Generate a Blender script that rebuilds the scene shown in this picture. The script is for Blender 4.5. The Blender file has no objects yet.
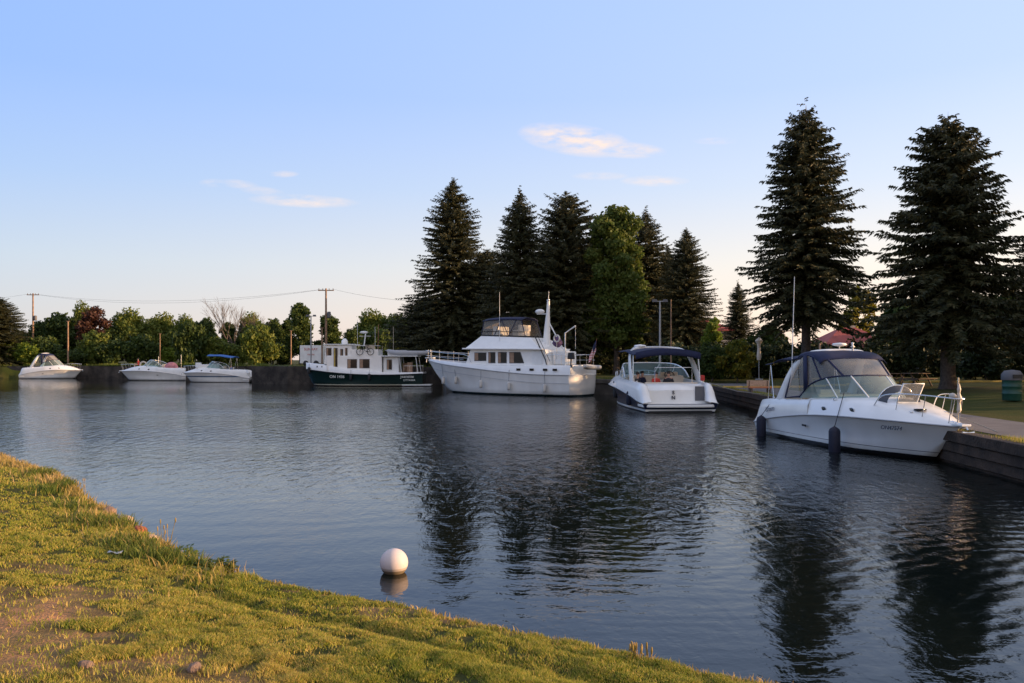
import bpy, math, random
import numpy as np
from mathutils import Vector, Matrix
sc = bpy.context.scene
col = sc.collection
R = math.radians
PI = math.pi
# ------------------------------------------------------------------ camera
cd = bpy.data.cameras.new('camera')
cam = bpy.data.objects.new('camera', cd); col.objects.link(cam)
cam.location = (0, 0, 2.7); cam.rotation_euler = (R(90), 0, 0)
cd.sensor_width = 36; cd.lens = 36 * 826 / 1024; cd.shift_y = 18.5 / 1024
cd.clip_start = .1; cd.clip_end = 12000
sc.camera = cam
# ------------------------------------------------------------------ light
SUN_EL, SUN_AZ = R(8.5), R(95.5)          # azimuth clockwise from +Y
sdir = Vector((math.sin(SUN_AZ) * math.cos(SUN_EL), math.cos(SUN_AZ) * math.cos(SUN_EL), math.sin(SUN_EL)))
sl = bpy.data.lights.new('sun', 'SUN'); sl.energy = 5.0; sl.angle = R(.5); sl.color = (1, .62, .33)
so = bpy.data.objects.new('sun', sl); col.objects.link(so)
so.rotation_euler = (-sdir).to_track_quat('-Z', 'Y').to_euler()
sc.view_settings.view_transform = 'Standard'
sc.view_settings.look = 'None'
sc.view_settings.exposure = .82
sc.view_settings.gamma = 1
sc.view_settings.use_curve_mapping = False
sc.cycles.max_bounces = 8; sc.cycles.transparent_max_bounces = 12
sc.cycles.caustics_reflective = False; sc.cycles.caustics_refractive = False

w = bpy.data.worlds.new('World'); sc.world = w; w.use_nodes = True
nt = w.node_tree; N = nt.nodes; LK = nt.links
for n in list(N): N.remove(n)
def wn(t, **k):
    n = N.new(t)
    for a, b in k.items(): setattr(n, a, b)
    return n
def wmath(op, a, b=None, c=None, clamp=False):
    n = wn('ShaderNodeMath', operation=op, use_clamp=clamp)
    for i, x in enumerate((a, b, c)):
        if x is None: continue
        if isinstance(x, (int, float)): n.inputs[i].default_value = x
        else: LK.new(x, n.inputs[i])
    return n.outputs[0]
sky = wn('ShaderNodeTexSky', sky_type='NISHITA', sun_disc=False, sun_elevation=SUN_EL, sun_rotation=SUN_AZ,
         altitude=50, air_density=1.0, dust_density=1.2, ozone_density=2.0)
tc = wn('ShaderNodeTexCoord'); sx = wn('ShaderNodeSeparateXYZ'); LK.new(tc.outputs['Generated'], sx.inputs[0])
X_, Y_, Z_ = sx.outputs
# evening air colour by height, unseen upper part greyed and brightened as fill light
ramp = wn('ShaderNodeValToRGB'); LK.new(Z_, ramp.inputs[0])
cr = ramp.color_ramp
cr.elements[0].position = 0; cr.elements[0].color = (.74, .57, .49, 1)
cr.elements[1].position = 1; cr.elements[1].color = (.44, .46, .56, 1)
for p, c in ((.045, (.72, .60, .53, 1)), (.11, (.63, .61, .60, 1)), (.2, (.46, .54, .69, 1)), (.3, (.35, .47, .75, 1)), (.4, (.33, .46, .77, 1)), (.5, (.34, .44, .72, 1)), (.65, (.44, .48, .62, 1))):
    e = cr.elements.new(p); e.color = c
mixs = wn('ShaderNodeMix', data_type='RGBA', blend_type='MIX')
mul = wn('ShaderNodeMix', data_type='RGBA', blend_type='MULTIPLY'); mul.inputs[0].default_value = 1
LK.new(sky.outputs[0], mul.inputs[6]); mul.inputs[7].default_value = (.95, .95, 1.05, 1)
k10 = wn('ShaderNodeMix', data_type='RGBA', blend_type='MULTIPLY'); k10.inputs[0].default_value = 1
LK.new(ramp.outputs[0], k10.inputs[6]); k10.inputs[7].default_value = (9, 9, 9, 1)
mixs.inputs[0].default_value = .8
LK.new(mul.outputs[2], mixs.inputs[6]); LK.new(k10.outputs[2], mixs.inputs[7])
# side brightening toward the sun, plus warm fill added behind the camera
sb = wmath('ADD', wmath('MULTIPLY_ADD', X_, .3, 1.0), wmath('MULTIPLY', wmath('MAXIMUM', wmath('MULTIPLY', Y_, -1), 0), .22))
cmb = wn('ShaderNodeCombineColor'); LK.new(wmath('ADD', wmath('MULTIPLY_ADD', X_, .5, 1.0), wmath('MULTIPLY', wmath('MAXIMUM', wmath('MULTIPLY', Y_, -1), 0), .45)), cmb.inputs[0]); LK.new(sb, cmb.inputs[1]); LK.new(wmath('MULTIPLY_ADD', X_, .06, 1.0), cmb.inputs[2])
side = wn('ShaderNodeMix', data_type='RGBA', blend_type='MULTIPLY'); side.inputs[0].default_value = 1
LK.new(mixs.outputs[2], side.inputs[6]); LK.new(cmb.outputs[0], side.inputs[7])
# small evening clouds
ysafe = wmath('MAXIMUM', Y_, .02)
U = wmath('DIVIDE', X_, ysafe); V = wmath('DIVIDE', Z_, ysafe)
cv = wn('ShaderNodeCombineXYZ'); LK.new(U, cv.inputs[0]); LK.new(wmath('MULTIPLY', V, 3.0), cv.inputs[1])
nz = wn('ShaderNodeTexNoise'); nz.inputs['Scale'].default_value = 26; nz.inputs['Detail'].default_value = 6; nz.inputs['Roughness'].default_value = .6
LK.new(cv.outputs[0], nz.inputs['Vector'])
tot = None
for (px, py, a, b, amp, tilt) in ((576, 140, 60, 17, .85, .13), (626, 150, 42, 9, .7, .05), (304, 201, 58, 7, .6, .04), (262, 191, 24, 5, .3, .1), (280, 174, 20, 4, .4, 0), (655, 181, 36, 6, .55, .0),
                                  (238, 184, 22, 5, .3, .1), (214, 183, 16, 5, .28, 0), (600, 176, 30, 5, .3, 0), (715, 141, 24, 4, .3, 0)):
    u0 = (px - 512) / 826; v0 = (360 - py) / 826
    du = wmath('SUBTRACT', U, u0)
    dv = wmath('ADD', wmath('SUBTRACT', V, v0), wmath('MULTIPLY', du, tilt))
    q = wmath('ADD', wmath('POWER', wmath('ABSOLUTE', wmath('MULTIPLY', du, 826 / a)), 2), wmath('POWER', wmath('ABSOLUTE', wmath('MULTIPLY', dv, 826 / b)), 2))
    m = wmath('SUBTRACT', 1, q, clamp=True)
    m = wmath('MULTIPLY', m, amp)
    tot = m if tot is None else wmath('MAXIMUM', tot, m)
front = wmath('GREATER_THAN', Y_, .1)
cm = wmath('MULTIPLY', tot, wmath('MULTIPLY', wmath('SUBTRACT', nz.outputs[0], .34, clamp=True), 4.2))
cm = wmath('MULTIPLY', wmath('MULTIPLY', cm, front), 1.0, clamp=True)
cmx = wn('ShaderNodeMix', data_type='RGBA'); LK.new(cm, cmx.inputs[0]); LK.new(side.outputs[2], cmx.inputs[6]); cmx.inputs[7].default_value = (6.1, 5.0, 4.4, 1)
bg = wn('ShaderNodeBackground'); bg.inputs[1].default_value = .1
LK.new(cmx.outputs[2], bg.inputs[0])
wo = wn('ShaderNodeOutputWorld'); LK.new(bg.outputs[0], wo.inputs[0])

# ------------------------------------------------------------------ materials
def mat(name, color, rough=.5, metal=0, var=.0, vscale=4, bump=0, bscale=20, alpha=1, spec=.5, coat=0, trans=0, color2=None, vdetail=6, space='Object', sub=0):
    m = bpy.data.materials.new(name); m.use_nodes = True
    t = m.node_tree; p = t.nodes['Principled BSDF']
    p.inputs['Base Color'].default_value = (*color, 1); p.inputs['Roughness'].default_value = rough
    p.inputs['Metallic'].default_value = metal; p.inputs['Alpha'].default_value = alpha
    p.inputs['Specular IOR Level'].default_value = spec; p.inputs['Coat Weight'].default_value = coat
    tcn = t.nodes.new('ShaderNodeTexCoord')
    if var or color2:
        n = t.nodes.new('ShaderNodeTexNoise'); n.inputs['Scale'].default_value = vscale; n.inputs['Detail'].default_value = vdetail
        t.links.new(tcn.outputs[space], n.inputs['Vector'])
        r = t.nodes.new('ShaderNodeValToRGB'); t.links.new(n.outputs[0], r.inputs[0])
        c2 = color2 or tuple(max(0, c * (1 - var)) for c in color)
        r.color_ramp.elements[0].position = .35; r.color_ramp.elements[0].color = (*c2, 1)
        r.color_ramp.elements[1].position = .65; r.color_ramp.elements[1].color = (*color, 1)
        t.links.new(r.outputs[0], p.inputs['Base Color'])
    if bump:
        n = t.nodes.new('ShaderNodeTexNoise'); n.inputs['Scale'].default_value = bscale; n.inputs['Detail'].default_value = 5
        t.links.new(tcn.outputs[space], n.inputs['Vector'])
        b = t.nodes.new('ShaderNodeBump'); b.inputs['Strength'].default_value = bump; b.inputs['Distance'].default_value = .05
        t.links.new(n.outputs[0], b.inputs['Height']); t.links.new(b.outputs[0], p.inputs['Normal'])
    return m
def glassmat(name, tint, tr=.6, rough=.03):
    m = bpy.data.materials.new(name); m.use_nodes = True; t = m.node_tree
    for n in list(t.nodes):
        if n.type == 'BSDF_PRINCIPLED': t.nodes.remove(n)
    o = [n for n in t.nodes if n.type == 'OUTPUT_MATERIAL'][0]
    a = t.nodes.new('ShaderNodeBsdfTransparent'); a.inputs[0].default_value = (*tint, 1)
    d = t.nodes.new('ShaderNodeBsdfPrincipled'); d.inputs['Base Color'].default_value = (*[c * .5 for c in tint], 1); d.inputs['Roughness'].default_value = rough
    f = t.nodes.new('ShaderNodeLayerWeight'); f.inputs[0].default_value = .35
    mm = t.nodes.new('ShaderNodeMath'); mm.operation = 'MULTIPLY_ADD'; mm.inputs[1].default_value = .6; mm.inputs[2].default_value = 1 - tr; mm.use_clamp = True
    mx = t.nodes.new('ShaderNodeMixShader')
    t.links.new(f.outputs[1], mm.inputs[0]); t.links.new(mm.outputs[0], mx.inputs[0])
    t.links.new(a.outputs[0], mx.inputs[1]); t.links.new(d.outputs[0], mx.inputs[2]); t.links.new(mx.outputs[0], o.inputs[0])
    return m
def hullmat(name, top, bands, rough=.22, coat=.3):
    """bands: (z, colour) real paint stripes on the hull, from the keel up"""
    m = mat(name, top, rough, coat=coat, spec=.5 if coat else .25)
    t = m.node_tree; p = t.nodes['Principled BSDF']
    tcn = t.nodes.new('ShaderNodeTexCoord'); s = t.nodes.new('ShaderNodeSeparateXYZ'); t.links.new(tcn.outputs['Object'], s.inputs[0])
    mr = t.nodes.new('ShaderNodeMapRange'); mr.inputs[1].default_value = -1; mr.inputs[2].default_value = 3; t.links.new(s.outputs[2], mr.inputs[0])
    r = t.nodes.new('ShaderNodeValToRGB'); r.color_ramp.interpolation = 'CONSTANT'; t.links.new(mr.outputs[0], r.inputs[0])
    r.color_ramp.elements[0].position = 0; r.color_ramp.elements[0].color = (*bands[0][1], 1)
    r.color_ramp.elements[1].position = (bands[1][0] + 1) / 4; r.color_ramp.elements[1].color = (*bands[1][1], 1)
    for z, c in bands[2:]:
        e = r.color_ramp.elements.new((z + 1) / 4); e.color = (*c, 1)
    n = t.nodes.new('ShaderNodeTexNoise'); n.inputs['Scale'].default_value = 1.3; n.inputs['Detail'].default_value = 8
    mp = t.nodes.new('ShaderNodeMapping'); mp.inputs['Scale'].default_value = (1, 1, .25)
    t.links.new(tcn.outputs['Object'], mp.inputs[0]); t.links.new(mp.outputs[0], n.inputs['Vector'])
    r2 = t.nodes.new('ShaderNodeMapRange'); r2.inputs[1].default_value = .35; r2.inputs[2].default_value = .7; r2.inputs[3].default_value = .9; r2.inputs[4].default_value = 1
    t.links.new(n.outputs[0], r2.inputs[0])
    mx = t.nodes.new('ShaderNodeMix'); mx.data_type = 'RGBA'; mx.blend_type = 'MULTIPLY'; mx.inputs[0].default_value = 1
    t.links.new(r.outputs[0], mx.inputs[6]); t.links.new(r2.outputs[0], mx.inputs[7]); t.links.new(mx.outputs[2], p.inputs['Base Color'])
    return m
M = {}
M['white'] = mat('gelcoat', (.85, .85, .83), .25, var=.08, vscale=1.5, coat=.2)
M['white2'] = mat('painted_white', (.78, .79, .78), .45, var=.12, vscale=2)
M['cream'] = mat('cream_vinyl', (.6, .52, .42), .6, var=.1)
M['tan'] = mat('tan_curtain', (.36, .23, .15), .8, var=.3, vscale=6)
M['navy'] = mat('navy_canvas', (.007, .014, .06), .8, var=.3, vscale=5, bump=.2, bscale=6)
M['blue'] = mat('blue_canvas', (.03, .13, .42), .75, var=.2)
M['navyvinyl'] = mat('navy_fender_sleeve', (.008, .01, .028), .7, bump=.2)
M['whitevinyl'] = mat('white_fender_vinyl', (.62, .6, .56), .45, var=.2)
M['steel'] = mat('stainless', (.72, .72, .72), .2, 1)
M['alu'] = mat('galvanised', (.36, .37, .38), .6, .2, var=.15)
M['black'] = mat('black_rubber', (.012, .012, .014), .6)
M['darkglass'] = mat('dark_window', (.008, .009, .01), .1, spec=.3)
M['glass'] = glassmat('clear_screen', (.62, .78, .78), .78)
M['vinyl'] = glassmat('clear_vinyl', (.88, .85, .8), .82, .1)
M['rope'] = mat('rope', (.25, .24, .22), .9)
M['darkrope'] = mat('dark_rope', (.02, .02, .03), .9)
M['wood'] = mat('weathered_wood', (.16, .11, .075), .85, var=.5, vscale=9, bump=.4)
M['teak'] = mat('teak', (.3, .14, .06), .6, var=.3)
M['pole'] = mat('pole_wood', (.30, .19, .12), .9, var=.4, vscale=3, bump=.3)
M['red'] = mat('red_paint', (.5, .05, .04), .6, var=.2)
M['redcloth'] = mat('red_cloth', (.45, .04, .03), .85)
M['darkcloth'] = mat('dark_cloth', (.02, .022, .03), .85)
M['skin'] = mat('skin', (.45, .25, .17), .55)
M['hair'] = mat('hair', (.02, .013, .01), .7)
M['greenpaint'] = mat('green_bin', (.006, .06, .04), .5, var=.3)
M['greylid'] = mat('grey_lid', (.10, .10, .11), .6)
M['roofred'] = mat('red_roof', (.36, .07, .055), .75, var=.3, vscale=1.5, bump=.4, bscale=8)
M['wallpale'] = mat('pale_render', (.5, .44, .38), .8, var=.15)
M['bark'] = mat('bark', (.09, .07, .055), .95, var=.5, vscale=8, bump=.8, bscale=14)
M['greybark'] = mat('grey_bark', (.16, .13, .11), .95, var=.4, vscale=6, bump=.6)
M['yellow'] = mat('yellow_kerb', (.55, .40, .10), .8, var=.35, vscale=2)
M['grey'] = mat('grey_rubber', (.35, .36, .38), .5)
M['pinktube'] = mat('pink_tube', (.6, .22, .24), .5, var=.4, vscale=3)
M['purple'] = mat('purple_cloth', (.12, .07, .16), .85, var=.3)
M['orange'] = mat('orange_plastic', (.55, .2, .09), .6, var=.25)
M['ink'] = mat('dark_lettering', (.02, .02, .03), .5)
M['whiteink'] = mat('white_lettering', (.75, .75, .7), .5)
M['silver'] = mat('silver_scroll', (.3, .32, .36), .4)

def leafmat(name, stops, rough=.6, tr=.25):
    m = bpy.data.materials.new(name); m.use_nodes = True; t = m.node_tree
    p = t.nodes['Principled BSDF']; o = [n for n in t.nodes if n.type == 'OUTPUT_MATERIAL'][0]
    g = t.nodes.new('ShaderNodeNewGeometry'); tcn = t.nodes.new('ShaderNodeTexCoord')
    n = t.nodes.new('ShaderNodeTexNoise'); n.inputs['Scale'].default_value = .55; n.inputs['Detail'].default_value = 3
    t.links.new(tcn.outputs['Object'], n.inputs['Vector'])
    a = t.nodes.new('ShaderNodeMath'); a.operation = 'MULTIPLY_ADD'; a.inputs[1].default_value = .45
    t.links.new(g.outputs['Random Per Island'], a.inputs[0]); 
    b = t.nodes.new('ShaderNodeMath'); b.operation = 'MULTIPLY'; b.inputs[1].default_value = .75; t.links.new(n.outputs[0], b.inputs[0])
    t.links.new(b.outputs[0], a.inputs[2])
    r = t.nodes.new('ShaderNodeValToRGB'); t.links.new(a.outputs[0], r.inputs[0])
    r.color_ramp.elements[0].position = .25; r.color_ramp.elements[0].color = (*stops[0], 1)
    r.color_ramp.elements[1].position = .8; r.color_ramp.elements[1].color = (*stops[-1], 1)
    for i, c in enumerate(stops[1:-1]):
        e = r.color_ramp.elements.new(.25 + .55 * (i + 1) / (len(stops) - 1)); e.color = (*c, 1)
    t.links.new(r.outputs[0], p.inputs['Base Color']); p.inputs['Roughness'].default_value = rough; p.inputs['Specular IOR Level'].default_value = .25
    tl = t.nodes.new('ShaderNodeBsdfTranslucent'); t.links.new(r.outputs[0], tl.inputs[0])
    mx = t.nodes.new('ShaderNodeMixShader'); mx.inputs[0].default_value = tr
    t.links.new(p.outputs[0], mx.inputs[1]); t.links.new(tl.outputs[0], mx.inputs[2]); t.links.new(mx.outputs[0], o.inputs[0])
    return m
M['needles'] = leafmat('spruce_needles', [(.016, .02, .009), (.034, .04, .015), (.07, .066, .026)], tr=.1)
M['leaf_dark'] = leafmat('leaves_dark', [(.018, .035, .01), (.04, .07, .016), (.08, .11, .02)], tr=.3)
M['leaf_mid'] = leafmat('leaves_mid', [(.04, .07, .012), (.10, .14, .022), (.18, .2, .04)], tr=.35)
M['leaf_maple'] = leafmat('leaves_maple', [(.03, .055, .012), (.08, .12, .02), (.11, .135, .03)], tr=.4)
M['leaf_lime'] = leafmat('leaves_lime', [(.06, .11, .012), (.12, .18, .02), (.2, .24, .03)], tr=.4)
M['leaf_plum'] = leafmat('leaves_plum', [(.03, .014, .012), (.06, .024, .02), (.11, .055, .03)], tr=.3)
M['leaf_hedge'] = leafmat('leaves_hedge', [(.01, .02, .008), (.02, .035, .012), (.035, .05, .015)], tr=.15)
M['leaf_gold'] = leafmat('leaves_gold', [(.04, .07, .01), (.12, .13, .015), (.26, .2, .02)], tr=.35)
M['blade'] = leafmat('grass_blades', [(.05, .09, .01), (.19, .24, .025), (.34, .33, .05), (.5, .37, .11)], tr=.35)
M['drygrass'] = leafmat('dry_stems', [(.16, .15, .03), (.34, .25, .07), (.46, .33, .14)], tr=.35)

# ------------------------------------------------------------------ mesh helpers
class MB:
    def __init__(s): s.v = []; s.f = []; s.m = []; s.s = []
    def add(s, vs, fs, mi=0, sm=False):
        b = len(s.v); s.v += [tuple(v) for v in vs]
        for f in fs: s.f.append(tuple(b + i for i in f)); s.m.append(mi); s.s.append(sm)
        return s
    def box(s, c, d, rz=0, mi=0, top=1.0, ry=0):
        hx, hy, hz = d[0] / 2, d[1] / 2, d[2] / 2
        vs = []
        for z, k in ((-hz, 1), (hz, top)):
            for x, y in ((-hx, -hy), (hx, -hy), (hx, hy), (-hx, hy)): vs.append(Vector((x * k, y * k, z)))
        m = Matrix.Rotation(rz, 3, 'Z') @ Matrix.Rotation(ry, 3, 'Y')
        vs = [m @ v + Vector(c) for v in vs]
        return s.add(vs, [(3, 2, 1, 0), (4, 5, 6, 7), (0, 1, 5, 4), (1, 2, 6, 5), (2, 3, 7, 6), (3, 0, 4, 7)], mi)
    def tube(s, pts, r, n=8, mi=0, r2=None):
        pts = [Vector(p) for p in pts]; rings = []; k = len(pts)
        up = Vector((0, 0, 1)); prev = None
        for i, p in enumerate(pts):
            d = (pts[min(i + 1, k - 1)] - pts[max(i - 1, 0)])
            d = d.normalized() if d.length > 1e-9 else Vector((0, 0, 1))
            if prev is None:
                a = d.cross(up) if abs(d.z) < .95 else d.cross(Vector((1, 0, 0)))
            else:
                a = prev - d * prev.dot(d)
                if a.length < 1e-6: a = d.cross(up)
            a.normalize(); b = d.cross(a); prev = a
            rr = r if not isinstance(r, (list, tuple)) else r[i]
            if r2 is not None: rr = r + (r2 - r) * i / (k - 1)
            rings.append([p + (a * math.cos(t) + b * math.sin(t)) * rr for t in [2 * PI * j / n for j in range(n)]])
        vs = [v for q in rings for v in q]; fs = []
        for i in range(k - 1):
            for j in range(n): fs.append((i * n + j, i * n + (j + 1) % n, (i + 1) * n + (j + 1) % n, (i + 1) * n + j))
        s.add(vs, fs, mi, True)
        s.add(rings[0], [tuple(range(n))[::-1]], mi); s.add(rings[-1], [tuple(range(n))], mi)
        return s
    def lathe(s, prof, c=(0, 0, 0), n=16, mi=0, axis='Z', sm=True):
        vs = []; k = len(prof)
        for r, z in prof:
            for j in range(n):
                a = 2 * PI * j / n; p = (r * math.cos(a), r * math.sin(a), z)
                if axis == 'X': p = (p[2], p[0], p[1])
                if axis == 'Y': p = (p[0], p[2], p[1])
                vs.append((p[0] + c[0], p[1] + c[1], p[2] + c[2]))
        fs = [(i * n + j, i * n + (j + 1) % n, (i + 1) * n + (j + 1) % n, (i + 1) * n + j) for i in range(k - 1) for j in range(n)]
        return s.add(vs, fs, mi, sm)
    def ell(s, c, r, n=14, k=9, mi=0, zmin=-1):
        prof = []
        for i in range(k + 1):
            a = -PI / 2 + PI * i / k
            prof.append((math.cos(a), math.sin(a)))
        vs = []
        for q, z in prof:
            for j in range(n):
                a = 2 * PI * j / n; vs.append((c[0] + r[0] * max(q, 1e-4) * math.cos(a), c[1] + r[1] * max(q, 1e-4) * math.sin(a), c[2] + r[2] * max(z, zmin)))
        fs = [(i * n + j, i * n + (j + 1) % n, (i + 1) * n + (j + 1) % n, (i + 1) * n + j) for i in range(k) for j in range(n)]
        return s.add(vs, fs, mi, True)
    def grid(s, rows, mi=0, sm=True, flip=False):
        n = len(rows[0]); vs = [v for r in rows for v in r]; fs = []
        for i in range(len(rows) - 1):
            for j in range(n - 1):
                f = (i * n + j, i * n + j + 1, (i + 1) * n + j + 1, (i + 1) * n + j)
                fs.append(f[::-1] if flip else f)
        return s.add(vs, fs, mi, sm)
    def prism(s, poly, off, mi=0):
        n = len(poly); a = [Vector(p) for p in poly]; o = Vector(off); b = [p + o for p in a]
        fs = [tuple(range(n))[::-1], tuple(range(n, 2 * n))] + [(i, (i + 1) % n, n + (i + 1) % n, n + i) for i in range(n)]
        return s.add(a + b, fs, mi)
    def build(s, name, mats, parent=None, bevel=0, solid=0, smooth=None, loc=None):
        me = bpy.data.meshes.new(name); me.from_pydata(s.v, [], s.f)
        if not isinstance(mats, (list, tuple)): mats = [mats]
        for m_ in mats: me.materials.append(M[m_] if isinstance(m_, str) else m_)
        me.polygons.foreach_set('material_index', s.m)
        me.polygons.foreach_set('use_smooth', s.s if smooth is None else [smooth] * len(s.f))
        me.update()
        o = bpy.data.objects.new(name, me); col.objects.link(o)
        if parent: o.parent = parent
        if loc: o.location = loc
        if solid:
            q = o.modifiers.new('solid', 'SOLIDIFY'); q.thickness = solid; q.offset = 0
        if bevel:
            q = o.modifiers.new('bevel', 'BEVEL'); q.width = bevel; q.segments = 2; q.limit_method = 'ANGLE'; q.angle_limit = R(35)
        return o
def fastmesh(name, V, F, m_, parent=None, smooth=False):
    """V (n,3) array, F (k,3) or (k,4) array"""
    me = bpy.data.meshes.new(name); V = np.asarray(V, dtype=np.float32); F = np.asarray(F, dtype=np.int32)
    me.vertices.add(len(V)); me.vertices.foreach_set('co', V.ravel())
    k = F.shape[1]; me.loops.add(F.size); me.loops.foreach_set('vertex_index', F.ravel())
    me.polygons.add(len(F)); me.polygons.foreach_set('loop_start', np.arange(0, F.size, k, dtype=np.int32))
    me.polygons.foreach_set('loop_total', np.full(len(F), k, dtype=np.int32))
    if smooth: me.polygons.foreach_set('use_smooth', np.ones(len(F), dtype=bool))
    me.update(calc_edges=True); me.materials.append(M[m_] if isinstance(m_, str) else m_)
    o = bpy.data.objects.new(name, me); col.objects.link(o)
    if parent: o.parent = parent
    return o
def thing(name, label, cat, loc=(0, 0, 0), rz=0, group=None):
    o = bpy.data.objects.new(name, None); col.objects.link(o); o.location = loc; o.rotation_euler = (0, 0, rz)
    o.empty_display_size = .3
    o['label'] = label; o['category'] = cat
    if group: o['group'] = group
    return o
def tag(o, label, cat, group=None):
    o['label'] = label; o['category'] = cat
    if group: o['group'] = group
    return o
def struct(o): o['kind'] = 'structure'; return o
def stuff(o): o['kind'] = 'stuff'; return o
def dup(root, loc, rz, scale, label, group=None, mats=None):
    r = root.copy(); col.objects.link(r); r.location = loc; r.rotation_euler = (0, 0, rz); r.scale = scale
    r['label'] = label
    if group: r['group'] = group
    for ch in list(root.children):
        c = ch.copy(); col.objects.link(c); c.parent = r
        for g in ch.children:
            d = g.copy(); col.objects.link(d); d.parent = c
    return r
def crom(pts, n):
    """Catmull-Rom through the points, n samples"""
    P = [np.array(p, float) for p in pts]; P = [2 * P[0] - P[1]] + P + [2 * P[-1] - P[-2]]
    k = len(P) - 3; out = []
    for i in range(n):
        t = i / (n - 1) * k; j = min(int(t), k - 1); t -= j
        a, b, c, d = P[j:j + 4]
        out.append(.5 * ((2 * b) + (-a + c) * t + (2 * a - 5 * b + 4 * c - d) * t * t + (-a + 3 * b - 3 * c + d) * t ** 3))
    return out
def text(name, s, size, m_, parent, loc, rot, depth=.006):
    c = bpy.data.curves.new(name, 'FONT'); c.body = s; c.size = size; c.extrude = depth; c.align_x = 'CENTER'; c.align_y = 'CENTER'
    o = bpy.data.objects.new(name + '_c', c); col.objects.link(o)
    me = bpy.data.meshes.new_from_object(o.evaluated_get(bpy.context.evaluated_depsgraph_get()))
    bpy.data.objects.remove(o); bpy.data.curves.remove(c)
    me.materials.clear(); me.materials.append(M[m_])
    q = bpy.data.objects.new(name, me); col.objects.link(q); q.parent = parent; q.location = loc; q.rotation_euler = rot
    return q
def at(px, py, z=0):
    d = (2.7 - z) * 826 / (py - 360); return Vector(((px - 512) / 826 * d, d, z))

# ------------------------------------------------------------------ water
def make_water():
    m = bpy.data.materials.new('water'); m.use_nodes = True; t = m.node_tree; p = t.nodes['Principled BSDF']
    p.inputs['Base Color'].default_value = (.005, .008, .007, 1); p.inputs['Roughness'].default_value = .03; p.inputs['IOR'].default_value = 1.33
    g = t.nodes.new('ShaderNodeNewGeometry')
    def mp(scale, rot=0, loc=(0, 0, 0)):
        n = t.nodes.new('ShaderNodeMapping'); n.inputs['Scale'].default_value = scale; n.inputs['Rotation'].default_value = (0, 0, rot); n.inputs['Location'].default_value = loc
        t.links.new(g.outputs['Position'], n.inputs[0]); return n.outputs[0]
    def noise(v, s, det=3, ro=.5, dist=0):
        n = t.nodes.new('ShaderNodeTexNoise'); n.inputs['Scale'].default_value = s; n.inputs['Detail'].default_value = det; n.inputs['Roughness'].default_value = ro; n.inputs['Distortion'].default_value = dist
        t.links.new(v, n.inputs['Vector']); return n.outputs[0]
    def mth(op, a, b, c=None, cl=False):
        n = t.nodes.new('ShaderNodeMath'); n.operation = op; n.use_clamp = cl
        for i, x in enumerate((a, b, c)):
            if x is None: continue
            if isinstance(x, (int, float)): n.inputs[i].default_value = x
            else: t.links.new(x, n.inputs[i])
        return n.outputs[0]
    def rings(cx, cy, lam, dist):
        s = 1 / (lam * 3.18)
        v = mp((1, 1, 0), 0, (-cx, -cy, 0))
        n = t.nodes.new('ShaderNodeTexWave'); n.wave_type = 'RINGS'; n.rings_direction = 'Z'; n.inputs['Scale'].default_value = s
        n.inputs['Distortion'].default_value = dist; n.inputs['Detail'].default_value = 2; n.inputs['Detail Scale'].default_value = 1.2
        t.links.new(v, n.inputs['Vector']); return n.outputs['Fac']
    # wind ripples, stretched across the view; patches of calm
    patch = mth('MULTIPLY_ADD', noise(mp((.05, .09, 1)), 1, 2), 4.0, -1.5, True)
    r1 = noise(mp((1.4, .55, 1), .2), 2.5, 3, .55, .6)
    r2 = noise(mp((1, 1.5, 1), -.3), 6.5, 2, .5, .5)
    ra = rings(2.2, 15.5, .33, 5.5); rb = rings(8.6, 6.2, .38, 6.5); rc_ = rings(-6, 34, .9, 6)
    def win(cx, cy, r):
        v = mp((1, 1, 0), 0, (-cx, -cy, 0)); l = t.nodes.new('ShaderNodeVectorMath'); l.operation = 'LENGTH'; t.links.new(v, l.inputs[0])
        return mth('MULTIPLY_ADD', l.outputs['Value'], -1 / r, 1.0, True)
    sp = t.nodes.new('ShaderNodeSeparateXYZ'); t.links.new(g.outputs['Position'], sp.inputs[0])
    near = mth('MULTIPLY_ADD', mth('MULTIPLY_ADD', sp.outputs[0], .35, sp.outputs[1]), 1 / 11., -12 / 11., True)
    far = mth('MULTIPLY_ADD', sp.outputs[1], -1 / 25., 80 / 25., True)
    band = mth('MULTIPLY', near, far)
    h = mth('MULTIPLY', r1, mth('MULTIPLY_ADD', mth('MULTIPLY', band, mth('MULTIPLY_ADD', patch, .8, .2)), .072, .0055))
    h = mth('MULTIPLY_ADD', r2, mth('MULTIPLY_ADD', band, .006, .0026), h)
    h = mth('MULTIPLY_ADD', ra, mth('MULTIPLY', win(4.6, 10.6, 7.5), .0022), h)
    h = mth('MULTIPLY_ADD', rb, mth('MULTIPLY', win(9.5, 11.5, 9), .0062), h)
    h = mth('MULTIPLY_ADD', rc_, .002, h)
    b = t.nodes.new('ShaderNodeBump'); b.inputs['Strength'].default_value = 1; b.inputs['Distance'].default_value = 1.0
    t.links.new(h, b.inputs['Height']); t.links.new(b.outputs[0], p.inputs['Normal'])
    mb = MB(); mb.add([(-1500, -60, 0), (600, -60, 0), (600, 140, 0), (-1500, 140, 0)], [(0, 1, 2, 3)])
    return struct(mb.build('water', m))
make_water()

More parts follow.
